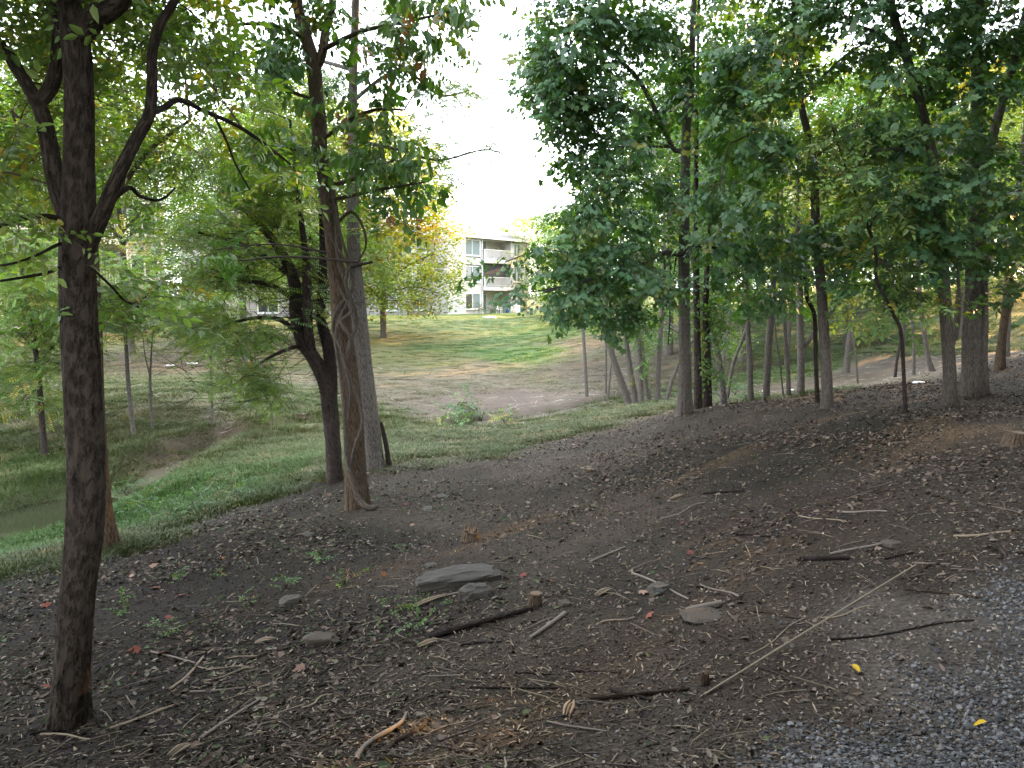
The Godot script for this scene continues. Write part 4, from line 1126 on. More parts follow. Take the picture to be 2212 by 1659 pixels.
	tree({"label": "dark tree with a long crooked bough arching over its neighbours", "name": "crooked_tree", "bark": "bark_dark", "ridge": 0.06, "d": 11.6, "bare": 1.8, "pts": [[818, 400, 5], [816, 365, 4.4], [815, 323, 4.4], [813, 310, 4.4], [807, 298, 4.4], [806, 281, 4.4], [800, 276, 4]], "limbs": [[[806, 282, 4.4], [785, 272, 4.2, -.1], [770, 263, 4, -.2], [755, 257, 3.8, -.3], [738, 252, 3.2, -.4], [715, 248, 2.4, -.6], [690, 246, 1.4, -.8]]],
		"leaf": "maple", "tint": "maple", "size": 0.95, "droop": 0.5, "clumps": [[780, 262, -.2, 34, 10, .6, 18], [745, 248, -.4, 36, 10, .6, 20], [710, 240, -.6, 34, 10, .6, 18], [755, 290, -.3, 30, 10, .5, 13], [725, 270, -.5, 28, 9, .5, 10], [790, 300, 0, 24, 9, .5, 8]]})
	tree({"label": "straight grey trunk standing foremost on the ridge beside the forking pale trunk", "name": "straight_maple", "bark": "bark_grey", "near": true, "ridge": 0.06, "flare": 0.25, "bare": 2.6, "pts": [[827, 408, 13], [827, 385, 11.4], [825, 346, 11], [821, 285, 10.5], [816, 231, 9.5], [814, 170, 8.5], [808, 135, 7.5], [802, 108, 7], [800, 86, 6.5], [796, 40, 5.5], [792, -30, 4.5], [790, -150, 3.4], [790, -280, 2]],
		"limbs": [[[814, 170, 4], [780, 150, 3, -.3], [750, 130, 2, -.6]], [[812, 160, 4], [840, 140, 3, -.2], [870, 135, 2, -.4]], [[802, 100, 4], [840, 60, 3, -.2], [870, 40, 2, -.4]], [[820, 270, 3], [850, 285, 2.4, -.2], [880, 282, 1.4, -.4]]],
		"leaf": "maple", "tint": "maple", "leaves": 300, "size": 0.95, "droop": 0.55, "clumps": [[750, 130, -.6, 36, 14, .8, 26], [770, 165, -.4, 34, 14, .7, 22], [730, 100, -.7, 34, 16, .8, 24], [780, 90, -.4, 36, 18, .8, 26], [750, 50, -.6, 44, 22, .9, 36], [800, 30, -.2, 40, 22, .9, 32], [860, 140, -.4, 34, 12, .8, 20], [850, 200, -.4, 30, 12, .6, 14], [840, 250, -.3, 30, 10, .6, 14], [870, 285, -.4, 30, 10, .6, 16], [840, 225, -.3, 34, 10, .6, 14], [790, 235, -.2, 34, 10, .6, 16], [870, 60, -.4, 36, 18, .8, 24], [780, -40, -.4, 80, 40, 1.2, 80], [800, -140, 0, 100, 50, 1.5, 100], [800, -260, 0, 90, 60, 1.5, 90], [720, 190, -.6, 30, 12, .6, 16], [770, 205, -.4, 30, 9, .6, 12]]})
	tree({"label": "thin winding sapling with a kinked stem before the ridge", "name": "winding_sapling", "bark": "bark_dark", "flare": 0.2, "bare": 2.0, "pts": [[906, 413, 5], [904, 380, 4.2], [901, 333, 4], [893, 314, 3.8], [885, 297, 3.6], [879, 287, 3.6], [876, 276, 3.6], [876, 258, 3.2], [873, 240, 3], [867, 225, 2.8], [858, 200, 2.4], [849, 177, 2.2], [840, 150, 2], [832, 127, 1.4]], "limbs": [[[869, 228, 2.4], [876, 216, 2, 0], [884, 205, 1.2, .1]], [[850, 180, 1.8], [862, 160, 1.5, .1], [870, 140, 1, .2]]],
		"leaf": "elm", "tint": "elm", "size": 1.1, "clumps": [[900, 265, 0, 34, 9, .6, 18], [870, 215, 0, 34, 12, .6, 20], [850, 170, .1, 34, 14, .7, 24], [880, 160, .2, 30, 12, .7, 18], [835, 125, 0, 30, 12, .6, 18], [880, 310, .2, 34, 8, .6, 14], [905, 295, .2, 30, 8, .6, 12]]})
	tree({"label": "broken dead stub leaning in front of the bare earth mound", "name": "dead_stub", "category": "dead stub", "bark": "bark_dark", "d": 19.4, "pts": [[895, 378, 3.4], [897, 360, 3], [900, 345, 2.6], [901, 338, 2]]})
	tree({"label": "tall grey trunk leaning away at the top beside the thickest trunk", "name": "tall_maple", "bark": "bark_grey", "near": true, "ridge": 0.05, "flare": 0.3, "bare": 2.8, "pts": [[950, 405, 17], [950, 385, 14], [949, 360, 13.6], [947, 330, 13.4], [943, 270, 13], [941, 231, 12.6], [937, 190, 12], [932, 154, 11], [918, 95, 10], [903, 46, 9.5], [892, 9, 9], [880, -50, 7.5], [868, -150, 5.5], [860, -260, 3]],
		"limbs": [[[950, 350, 6], [957, 330, 5, .1], [959, 300, 4, .1], [958, 260, 3, .1], [960, 220, 1.5, .1]], [[934, 165, 5], [905, 150, 4, -.4], [875, 150, 2, -.8]], [[920, 100, 5], [950, 70, 4, -.2], [985, 50, 2, -.4]], [[905, 50, 5], [870, 30, 4, -.3], [830, 20, 2, -.6]]],
		"leaf": "maple", "tint": "maple", "leaves": 300, "size": 0.95, "droop": 0.45, "clumps": [[905, 240, -.5, 34, 12, .7, 20], [920, 200, -.5, 36, 12, .7, 24], [890, 180, -.5, 30, 12, .7, 16], [950, 180, -.4, 34, 14, .7, 22], [930, 135, -.3, 34, 14, .7, 22], [960, 100, -.2, 30, 16, .7, 22], [930, 70, -.1, 30, 16, .7, 18], [880, 100, -.4, 30, 16, .7, 16], [960, 40, -.2, 36, 18, .8, 26], [920, 20, 0, 40, 16, .8, 22], [850, 20, -.5, 34, 16, .7, 20], [930, 270, -.3, 28, 9, .5, 12], [960, 230, -.4, 26, 12, .6, 14], [870, -50, 0, 90, 40, 1.3, 90], [950, -60, 0, 80, 40, 1.3, 80], [880, -160, 0, 110, 60, 1.6, 110]]})
	tree({"label": "thickest dark furrowed trunk on the ridge with a second stem pressed against it", "name": "thick_tree", "bark": "bark_grey", "near": true, "ridge": 0.1, "flare": 0.22, "bare": 3.0, "d": 11.2, "pts": [[973, 393, 25], [973, 370, 22], [972, 340, 20], [973, 315, 19.5], [975, 270, 19], [977, 225, 18.5], [978, 190, 18], [977, 150, 14], [977, 100, 12], [977, 46, 11], [978, -20, 9], [980, -140, 6], [982, -260, 3]],
		"limbs": [[[986, 396, 9, -.05], [984, 360, 8, -.1], [985, 320, 7.5, -.1], [984, 270, 7, -.1], [982, 230, 6, -.05]], [[981, 190, 12], [989, 150, 11, .1], [997, 120, 11, .15], [1006, 90, 10, .2], [1013, 65, 10, .25], [1022, 30, 9, .3], [1034, -30, 7, .4], [1050, -120, 4, .5]], [[977, 80, 5], [960, 40, 4, .2], [940, 10, 2, .3]]],
		"leaf": "maple", "tint": "maple", "leaves": 300, "size": 0.95, "droop": 0.45, "clumps": [[1000, 255, -.6, 30, 10, .6, 18], [960, 250, -.6, 30, 10, .6, 16], [1010, 200, -.5, 26, 14, .7, 18], [965, 205, -.6, 26, 12, .6, 14], [1005, 285, -.6, 24, 9, .5, 10], [985, 150, -.3, 26, 12, .6, 12], [965, 130, -.4, 24, 16, .6, 14], [950, 155, -.4, 24, 12, .6, 12], [990, 40, .3, 30, 18, .8, 14], [960, 15, .2, 30, 16, .8, 16], [1015, 20, .2, 24, 16, .7, 10], [1000, -50, 0, 70, 40, 1.2, 80], [990, -150, 0, 100, 60, 1.6, 110], [1060, 60, .3, 40, 60, 1, 50], [1060, 200, -.2, 40, 60, 1, 50]]})
	tree({"label": "brown trunk slanting up behind the thickest trunk", "name": "slanting_tree", "bark": "bark_brown", "ridge": 0.05, "d": 14.0, "bare": 2.6, "pts": [[1000, 366, 12], [1002, 340, 9.5], [1005, 315, 9], [1010, 270, 9], [1015, 225, 8.5], [1022, 160, 7], [1030, 90, 5], [1040, 0, 3]], "limbs": [[[1005, 318, 4], [1014, 300, 3, .1], [1022, 275, 2, .2]]],
		"leaf": "elm", "tint": "yellow", "size": 1.3, "clumps": [[1015, 260, .2, 26, 14, .8, 18], [1010, 130, .3, 24, 16, .8, 12], [1000, 225, .4, 24, 12, .8, 14]]})

	# withered leaf bunches caught in the crowns
	for a in [[862, 49, 10.3, "withered brown leaf bunch hanging beside the leaning tall trunk"], [897, 71, 10.3, "withered brown leaf bunch below the tall trunk's bend"]]:
		var w := at(a[0], a[1], a[2])
		var o := base("withered_bunch", w)
		tag(o, a[3], "leaf bunch")
		var tw := Mesher.new()
		var out: Array = []
		var cols: Array = []
		clump([Vector3(.05, .5, .0)], Vector3.ZERO, Vector3(.1, .13, .1), 26, "elm", "brown", tw, out, cols, .75, 0.8, 0.006)
		set_foliage(o, "elm", "brown", tw, out, cols, 0)

# ---------------------------------------------------------------- trees farther off and round about
func far_at(px: float, d: float) -> Vector3:
	var p := at(px, 300, d)
	return on_ground(p.x, p.z)

func make_far_trees() -> void:
	# the yellowing tree before the houses
	whole_tree("yellowing_tree", "broad yellowing tree standing before the pale apartment house", "", far_at(383, 47), 14.0, 5.0, "yellow", 80, 34, "far", 0.16)
	whole_tree("lawn_tree", "light green tree on the lawn between the two houses", "", far_at(300, 44), 15.0, 5.0, "locust", 60, 30, "far", 0.22)
	whole_tree("lawn_tree", "light green tree in front of the railed balcony", "", far_at(243, 33), 11.0, 3.4, "locust", 44, 26, "far", 0.3)
	whole_tree("lawn_tree", "airy green tree before the house wall beyond the pool", "", far_at(60, 30), 12.0, 4.0, "green", 40, 22, "far", 0.56)
	whole_tree("lawn_tree", "airy green tree at the corner of the railed house", "", far_at(-40, 26), 11.0, 4.0, "green", 44, 26, "far", 0.25)
	whole_tree("lawn_tree", "airy light green tree half hiding the railed balconies", "", far_at(128, 35), 12.5, 3.4, "locust", 36, 26, "far", 0.42)
	for a in [[160, 70, 17, 6], [60, 62, 18, 7], [-40, 58, 18, 7], [250, 82, 17, 6]]:
		whole_tree("backdrop_tree", "tall green tree rising above the roofs of the houses", "trees behind the houses", far_at(a[0], a[1]), a[2], a[3], "green", 34, 30)
	for a in [[505, 118, 16, 5], [522, 126, 15.5, 4.5], [491, 130, 13, 4]]:
		whole_tree("sunlit_tree", "yellow-green treetop showing over the grey roof ridge", "treetops behind the grey roof", far_at(a[0], a[1]), a[2], a[3], "yellow", 24, 20)
	for a in [[548, 82, 11, 4.2], [572, 66, 8, 4.2], [600, 58, 9, 4.6], [560, 100, 13, 5]]:
		whole_tree("slope_tree", "green tree at the corner of the lawn past the house", "trees at the lawn's corner", far_at(a[0], a[1]), a[2], a[3], "green", 30, 28, "far", 0.12)
	for a in [[640, 48, 14, 5.2], [700, 44, 14, 5.4], [670, 34, 13, 4.2], [760, 40, 14, 5.2], [820, 46, 15, 5.6], [745, 30, 12.5, 3.8], [880, 42, 14, 5], [940, 40, 13, 5], [1000, 44, 14, 5.4], [850, 30, 11.5, 3.6], [960, 30, 11, 3.6], [1050, 36, 13, 5], [720, 60, 16, 6], [900, 60, 15, 6], [1000, 62, 15, 6]]:
		whole_tree("woodland_tree", "yellow-green woodland tree on the hillside behind the ridge trunks" if int(a[0]) % 3 == 0 else "green woodland tree on the hillside behind the ridge trunks", "yellowing woodland behind the ridge" if int(a[0]) % 3 == 0 else "green woodland behind the ridge", far_at(a[0], a[1]), a[2], a[3], "yellow" if int(a[0]) % 3 == 0 else "green", 30, 26, "far", 0.2)
	for a in [[690, 24], [790, 27], [850, 23], [905, 26], [985, 25], [640, 29], [1010, 21]]:
		var f := far_at(a[0], a[1])
		whole_tree("understory_tree", "low yellowing understory tree in the dip behind the ridge trunks" if int(a[0]) % 2 else "low green understory tree in the dip behind the ridge trunks", "yellowing understory in the dip" if int(a[0]) % 2 else "green understory in the dip", f, rng.randf_range(5.0, 6.6), 2.3, "yellow" if int(a[0]) % 2 else "green", 15, 22, "far", 0.32, "bark_grey", 0.8)
	# the wood round the viewer, out of the picture, that keeps the bank in shade
	for a in [[4.8, 1.5, 13], [-4.5, 3.0, 13], [1.0, 6.5, 14], [-7.5, -1.5, 12], [8.5, -3.5, 13], [9.5, 4.0, 14], [-6.5, 8.0, 14], [5.0, 10.0, 15], [14.0, -3.0, 14], [14.5, 4.0, 14], [-12.0, 4.0, 13], [12.5, -9.0, 13]]:
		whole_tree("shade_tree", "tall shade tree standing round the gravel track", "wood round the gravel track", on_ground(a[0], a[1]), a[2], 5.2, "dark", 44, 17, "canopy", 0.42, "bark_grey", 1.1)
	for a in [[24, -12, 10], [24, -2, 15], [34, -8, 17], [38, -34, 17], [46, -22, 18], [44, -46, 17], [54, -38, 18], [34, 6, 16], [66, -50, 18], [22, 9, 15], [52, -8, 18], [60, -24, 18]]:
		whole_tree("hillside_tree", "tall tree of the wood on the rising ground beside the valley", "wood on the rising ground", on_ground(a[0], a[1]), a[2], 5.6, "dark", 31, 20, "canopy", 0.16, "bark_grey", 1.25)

# ---------------------------------------------------------------- houses
# lapped boards over a wall in the local xy plane at z, leaving out the openings [x0, x1, y0, y1]
func lapped(mb: Mesher, x0: float, x1: float, y0: float, y1: float, z: float, holes: Array) -> void:
	var h := 0.19
	var y := y0
	while y < y1 - 0.01:
		var t := minf(y + h, y1)
		var cuts: Array = []
		for o in holes:
			if o[2] < t - 0.02 and o[3] > y + 0.02: cuts.append([o[0], o[1]])
		cuts.sort_custom(func(a, b): return a[0] < b[0])
		var x := x0
		for c in cuts + [[x1, x1]]:
			if c[0] > x + 0.01:
				mb.quad(Vector3(x, y, z + 0.022), Vector3(x, t, z), Vector3(c[0], t, z), Vector3(c[0], y, z + 0.022))
				mb.quad(Vector3(x, y, z), Vector3(x, y, z + 0.022), Vector3(c[0], y, z + 0.022), Vector3(c[0], y, z))
			x = maxf(x, c[1])
		y = t

func window_in(o: Node3D, x0: float, x1: float, y0: float, y1: float, z: float, curtain: float, door := false) -> void:
	var fr := Mesher.new()
	var w := 0.1
	fr.box(Vector3(x0, y0, z - 0.06), Vector3(x0 + w, y1, z + 0.06))
	fr.box(Vector3(x1 - w, y0, z - 0.06), Vector3(x1, y1, z + 0.06))
	fr.box(Vector3(x0 + w, y1 - w, z - 0.06), Vector3(x1 - w, y1, z + 0.06))
	fr.box(Vector3(x0 + w, y0, z - 0.06), Vector3(x1 - w, y0 + w, z + 0.06))
	var m := (x0 + x1) * 0.5
	fr.box(Vector3(m - 0.04, y0 + w, z - 0.05), Vector3(m + 0.04, y1 - w, z + 0.05))
	var f := part("patio_door" if door else "window", fr, mats.trim, o)
	var a := Mesher.new()
	a.box(Vector3(x0 + w, y0 + w, z - 0.03), Vector3(m - 0.04, y1 - w, z - 0.01))
	part("pane", a, mats.curtain if curtain > 1.5 else mats.glass, f)
	var b := Mesher.new()
	b.box(Vector3(m + 0.04, y0 + w, z - 0.03), Vector3(x1 - w, y1 - w, z - 0.01))
	part("pane", b, mats.curtain if curtain > 0.5 else mats.glass, f)
	if not door:
		var s := Mesher.new()
		s.box(Vector3(x0 - 0.05, y0 - 0.08, z - 0.04), Vector3(x1 + 0.05, y0 - 0.003, z + 0.11))
		part("sill", s, mats.trim, f)

# a recessed balcony bay: floor slab, railing with balusters, back wall and door
func balcony_in(o: Node3D, x0: float, x1: float, y0: float, y1: float, z: float, rail: bool, screen: bool, out: float) -> void:
	var dep := 1.7
	var back := Mesher.new()
	lapped(back, x0, x1, y0, y1, z - dep, [[x0 + 0.3, x0 + 2.5, y0, y0 + 2.15]])
	back.quad(Vector3(x0, y0, z - dep), Vector3(x0, y1, z - dep), Vector3(x0, y1, z), Vector3(x0, y0, z))
	back.quad(Vector3(x1, y0, z), Vector3(x1, y1, z), Vector3(x1, y1, z - dep), Vector3(x1, y0, z - dep))
	back.quad(Vector3(x0, y1, z - dep), Vector3(x0, y1, z), Vector3(x1, y1, z), Vector3(x1, y1, z - dep))
	part("balcony_wall", back, mats.siding, o)
	window_in(o, x0 + 0.3, x0 + 2.5, y0, y0 + 2.15, z - dep, 1.0, true)
	if rail:
		var sl := Mesher.new()
		sl.box(Vector3(x0 - 0.05, y0 - 0.38, z - dep), Vector3(x1 + 0.05, y0, z + out))
		var slab := part("balcony_floor", sl, mats.trim, o)
		var rl := Mesher.new()
		rl.box(Vector3(x0, y0 + 1.0, z + out - 0.1), Vector3(x1, y0 + 1.06, z + out - 0.02))
		rl.box(Vector3(x0, y0 + 0.08, z + out - 0.09), Vector3(x1, y0 + 0.13, z + out - 0.03))
		for q in [x0 + 0.05, x1 - 0.05]: rl.box(Vector3(q - 0.05, y0, z + out - 0.11), Vector3(q + 0.05, y0 + 1.0, z + out - 0.01))
		var rr := part("railing", rl, mats.trim, o)
		var bal := Mesher.new()
		bal.box(Vector3(-0.02, 0.13, -0.02), Vector3(0.02, 1.0, 0.02))
		var bm := bal.commit(mats.trim)
		var n := int((x1 - x0 - 0.2) / 0.15)
		for k in n:
			var q := MeshInstance3D.new()
			q.name = "baluster"
			q.mesh = bm
			q.position = Vector3(lerpf(x0 + 0.16, x1 - 0.16, k / (n - 1.0)), y0, z + out - 0.06)
			rr.add_child(q, true)
	if screen:
		var sc := Mesher.new()
		sc.box(Vector3(x0 + 0.1, y0 + 1.06, z - 0.05), Vector3(x1 - 0.1, y1, z - 0.03))
		part("insect_screen", sc, mats.screen, o)
	var po := Mesher.new()
	po.box(Vector3(x0 - 0.12, y0, z - 0.05), Vector3(x0 + 0.02, y1 + 0.1, z + 0.09))
	part("post", po, mats.trim, o)
	po = Mesher.new()
	po.box(Vector3(x1 - 0.02, y0, z - 0.05), Vector3(x1 + 0.12, y1 + 0.1, z + 0.09))
	part("post", po, mats.trim, o)

func hip_roof(o: Node3D, x0: float, x1: float, z0: float, z1: float, y: float, rise: float) -> void:
	var mb := Mesher.new()
	var r := minf((z1 - z0) * 0.5, (x1 - x0) * 0.4)
	var zc := (z0 + z1) * 0.5
	var a := Vector3(x0, y, z1)
	var b := Vector3(x1, y, z1)
	var c := Vector3(x1, y, z0)
	var d := Vector3(x0, y, z0)
	var e := Vector3(x0 + r, y + rise, zc)
	var f := Vector3(x1 - r, y + rise, zc)
	mb.quad(a, e, f, b)
	mb.quad(c, f, e, d)
	mb.tri(b, f, c)
	mb.tri(d, e, a)
	mb.quad(d, a, b, c)
	var rf := part("roof", mb, mats.roof, o)
	var rows := Mesher.new()
	for k in range(1, 22):                             # shingle courses
		var t := k / 22.0
		var p := a.lerp(e, t)
		var q := b.lerp(f, t)
		rows.box(p + Vector3(0.02, 0.004, -0.12), q + Vector3(-0.02, 0.03, 0.0))
	part("shingle_courses", rows, mats.roof, rf, "stuff")
	var gut := Mesher.new()
	gut.box(Vector3(x0 - 0.05, y - 0.22, z1 + 0.003), Vector3(x1 + 0.05, y - 0.003, z1 + 0.11))
	gut.box(Vector3(x1 + 0.003, y - 0.22, z0), Vector3(x1 + 0.11, y - 0.003, z1))
	part("gutter", gut, mats.trim, rf)

func make_houses() -> void:
	var turn := atan2(0.755, 0.656)
	# the pale house across the lawn
	var p := at(460.3, 313, 75)
	p.y = ground(p.x, p.z) - 0.1
	var o := base("apartment_house", p, turn)
	tag(o, "pale three-storey apartment house with hipped grey roof and railed balconies", "house")
	var holes := [[.57, 3.06, .6, 2.3], [.57, 3.06, 3.45, 5.2], [.57, 3.06, 6.25, 7.95], [3.4, 8.1, .05, 2.6], [3.4, 8.1, 3.0, 5.5], [3.4, 8.1, 5.95, 8.05], [8.5, 9.7, .9, 2.5], [8.5, 9.7, 3.6, 5.3], [8.5, 9.7, 6.4, 7.9]]
	var w := Mesher.new()
	lapped(w, 0, 11.2, 0, 8.3, 0, holes)
	w.quad(Vector3(11.2, 0, 0), Vector3(11.2, 8.3, 0), Vector3(11.2, 8.3, -11), Vector3(11.2, 0, -11))
	w.quad(Vector3(11.2, 0, -11), Vector3(11.2, 8.3, -11), Vector3(-24, 8.3, -11), Vector3(-24, 0, -11))
	w.quad(Vector3(-24, 0, -11), Vector3(-24, 8.3, -11), Vector3(-24, 8.3, -1.2), Vector3(-24, 0, -1.2))
	part("siding", w, mats.siding, o, "stuff")
	for k in [0, 1, 2]: window_in(o, .57, 3.06, [.6, 3.45, 6.25][k], [2.3, 5.2, 7.95][k], 0.0, [1, 1, 2][k])
	for k in [0, 1, 2]: window_in(o, 8.5, 9.7, [.9, 3.6, 6.4][k], [2.5, 5.3, 7.9][k], 0.0, 2.0)
	balcony_in(o, 3.4, 8.1, 0.05, 2.6, 0, false, false, 0.3)
	balcony_in(o, 3.4, 8.1, 3.0, 5.5, 0, true, true, 0.35)
	balcony_in(o, 3.4, 8.1, 5.95, 8.05, 0, true, false, 0.35)
	var tr := Mesher.new()
	tr.box(Vector3(-0.02, 0, 0.024), Vector3(0.16, 8.3, 0.07))
	tr.box(Vector3(11.06, 0, 0.024), Vector3(11.24, 8.3, 0.07))
	tr.box(Vector3(0.16, 8.1, 0.024), Vector3(11.06, 8.3, 0.06))
	part("corner_trim", tr, mats.trim, o)
	var dp := Mesher.new()
	dp.box(Vector3(10.75, 0.2, 0.072), Vector3(10.85, 8.1, 0.17))
	part("downpipe", dp, mats.trim, o)
	# stair bay and the wing that runs on behind the yellowing tree
	var bay := Mesher.new()
	lapped(bay, -2.7, -0.05, 0, 9.6, 0.9, [])
	bay.quad(Vector3(-0.05, 0, 0.9), Vector3(-0.05, 9.6, 0.9), Vector3(-0.05, 9.6, -2), Vector3(-0.05, 0, -2))
	bay.quad(Vector3(-2.7, 0, -2), Vector3(-2.7, 9.6, -2), Vector3(-2.7, 9.6, 0.9), Vector3(-2.7, 0, 0.9))
	bay.quad(Vector3(-2.7, 9.6, -2), Vector3(-0.05, 9.6, -2), Vector3(-0.05, 9.6, 0.9), Vector3(-2.7, 9.6, 0.9))
	part("stair_bay", bay, mats.siding, o)
	var wing := Mesher.new()
	var wh: Array = []
	for x in [-5.6, -9.6, -13.8, -18.0, -22.4]:
		for y in [.6, 3.5, 6.3]: wh.append([x, x + 2.0, y, y + 1.7])
	lapped(wing, -24, -2.7, 0, 8.3, -1.2, wh)
	part("wing_siding", wing, mats.siding_grey, o, "stuff")
	for q in wh: window_in(o, q[0], q[1], q[2], q[3], -1.2, float(int(absf(q[0])) % 2))
	hip_roof(o, -0.3, 11.6, -11.4, 0.5, 8.3, 2.4)
	hip_roof(o, -24.5, -2.75, -11.3, -0.7, 8.31, 2.7)
	var ventp := Mesher.new()
	ventp.box(Vector3(6.0, 9.4, -2.6), Vector3(6.1, 10.5, -2.5))
	part("roof_vent", ventp, mats.unit, o)
	ventp = Mesher.new()
	ventp.box(Vector3(3.2, 9.9, -4.0), Vector3(3.3, 11.0, -3.9))
	part("roof_vent", ventp, mats.unit, o)
	# the railed house beyond the pool
	p = at(165, 328, 47)
	p.y = ground(p.x, p.z) - 0.2
	var a := base("apartment_house", p, turn)
	tag(a, "grey-sided apartment house with white railed balcony seen through the foliage", "house")
	var ah := [[-1.95, -.15, 3.5, 5.1], [-1.95, -.15, .6, 2.3], [-1.95, -.15, 6.3, 7.9], [-4.4, -2.15, 3.1, 5.5], [-4.4, -2.15, .2, 2.5], [-4.4, -2.15, 6.0, 8.0], [-9.0, -7.0, 3.5, 5.1], [-9.0, -7.0, .6, 2.3], [-9.0, -7.0, 6.3, 7.9], [-13.5, -11.5, 3.5, 5.1], [-13.5, -11.5, .6, 2.3]]
	w = Mesher.new()
	lapped(w, -22, 0.2, 0, 8.3, 0, ah)
	w.quad(Vector3(0.2, 0, 0), Vector3(0.2, 8.3, 0), Vector3(0.2, 8.3, -10), Vector3(0.2, 0, -10))
	w.quad(Vector3(0.2, 0, -10), Vector3(0.2, 8.3, -10), Vector3(-22, 8.3, -10), Vector3(-22, 0, -10))
	part("siding", w, mats.siding_grey, a, "stuff")
	for k in [0, 1, 2, 6, 7, 8, 9, 10]: window_in(a, ah[k][0], ah[k][1], ah[k][2], ah[k][3], 0.0, float(k % 2))
	balcony_in(a, -4.4, -2.15, .2, 2.5, 0, false, false, 0.3)
	balcony_in(a, -4.4, -2.15, 3.1, 5.5, 0, true, false, 0.35)
	balcony_in(a, -4.4, -2.15, 6.0, 8.0, 0, true, false, 0.35)
	tr = Mesher.new()
	tr.box(Vector3(0.06, 0, 0.024), Vector3(0.22, 8.3, 0.07))
	tr.box(Vector3(-22, 8.1, 0.024), Vector3(0.06, 8.3, 0.06))
	part("corner_trim", tr, mats.trim, a)
	hip_roof(a, -22.4, 0.6, -10.4, 0.5, 8.3, 2.6)
	# things on the terrace by the pale house
	var tf := o.transform
	for k in 5:
		var s: Array = [[1.9, .9, .5, "tall leafy shrub under the ground floor window", 1.4], [3.6, 1.2, .6, "low bushy plant before the patio door", .8], [5.0, 1.4, .6, "flowering bush between the white chairs", .9], [8.9, .9, .7, "bush under the narrow ground floor window", 1.0], [9.8, .8, .6, "bush at the house corner beside the blue pot", .9]][k]
		var q: Vector3 = tf * Vector3(s[0], 0, s[1])
		bush("terrace_shrub", s[3], on_ground(q.x, q.z), s[2], s[4], "dark", 12)
	for k in 4:
		var s: Array = [[5.7, 1.6, "blue", "blue pot between the white chair and the bushes"], [8.0, 1.7, "teal", "teal pot at the foot of the balcony post"], [7.3, 1.6, "blue", "low blue pot holding a bushy plant"], [10.3, 1.2, "teal", "teal pot at the house corner"]][k]
		var q: Vector3 = tf * Vector3(s[0], 0, s[1])
		var pot := base("flower_pot", on_ground(q.x, q.z))
		tag(pot, s[3], "flower pot", "pots on the terrace")
		var mb := Mesher.new()
		limb(mb, [[Vector3.ZERO, Vector3(0, .3, 0), Vector3(0, .38, 0), Vector3(0, .42, 0)] as Array[Vector3], PackedFloat32Array([.16, .22, .26, .25])], 14)
		part("pot", mb, mats[s[2]], pot)
		var tw := Mesher.new()
		var out: Array = []
		var cols: Array = []
		clump([Vector3(0, .4, 0)], Vector3(0, .6, 0), Vector3(.25, .2, .25), 8, "elm", "green", tw, out, cols, 1.3, 0.0, 0.006)
		set_foliage(pot, "elm", "green", tw, out, cols, 0)
	for k in 2:
		var q: Vector3 = tf * Vector3([4.4, 6.4][k], 0, 1.6)
		chair(on_ground(q.x, q.z), turn + [0.4, -0.3][k], ["white garden chair before the glass patio door", "white garden chair beside the white storage box"][k])
	var q2: Vector3 = tf * Vector3(7.0, 0, 1.9)
	var bx := base("storage_box", on_ground(q2.x, q2.z), turn)
	tag(bx, "upright white storage box on the terrace beside the chair", "box")
	var mb3 := Mesher.new()
	mb3.box(Vector3(-.25, 0, -.2), Vector3(.25, .95, .2))
	part("box_body", mb3, mats.white, bx)
	mb3 = Mesher.new()
	mb3.box(Vector3(-.27, .953, -.22), Vector3(.27, 1.0, .22))
	part("lid", mb3, mats.white, bx)
	var q3: Vector3 = tf * Vector3(-5.0, 0, 1.0)
	var ac := base("air_conditioner", on_ground(q3.x, q3.z), turn)
	tag(ac, "grey ribbed air conditioning unit against the house wing", "appliance")
	mb3 = Mesher.new()
	mb3.box(Vector3(-.45, 0, -.4), Vector3(.45, .85, .4))
	part("casing", mb3, mats.unit, ac)
	for k in 8:
		mb3 = Mesher.new()
		mb3.box(Vector3(-.42, .1 + k * .09, .403), Vector3(.42, .14 + k * .09, .43))
		part("louvre", mb3, mats.unit, ac)

func chair(where: Vector3, turn: float, label: String) -> void:
	var o := base("garden_chair", where, turn)
	tag(o, label, "chair", "chairs on the terrace")
	var mb := Mesher.new()
	mb.box(Vector3(-.26, .38, -.25), Vector3(.26, .43, .27))
	part("seat", mb, mats.white, o)
	for k in 5:
		mb = Mesher.new()
		mb.box(Vector3(-.24 + k * .1, .43, -.3), Vector3(-.17 + k * .1, .92, -.26))
		part("back_slat", mb, mats.white, o)
	mb = Mesher.new()
	mb.box(Vector3(-.28, .92, -.31), Vector3(.28, .99, -.25))
	part("back_rail", mb, mats.white, o)
	for x in [-.27, .27]:
		for z in [-.26, .24]:
			mb = Mesher.new()
			mb.box(Vector3(x - .03, 0, z - .03), Vector3(x + .03, .62, z + .03))
			part("leg", mb, mats.white, o)
		mb = Mesher.new()
		mb.box(Vector3(x - .04, .623, -.3), Vector3(x + .04, .66, .3))
		part("armrest", mb, mats.white, o)

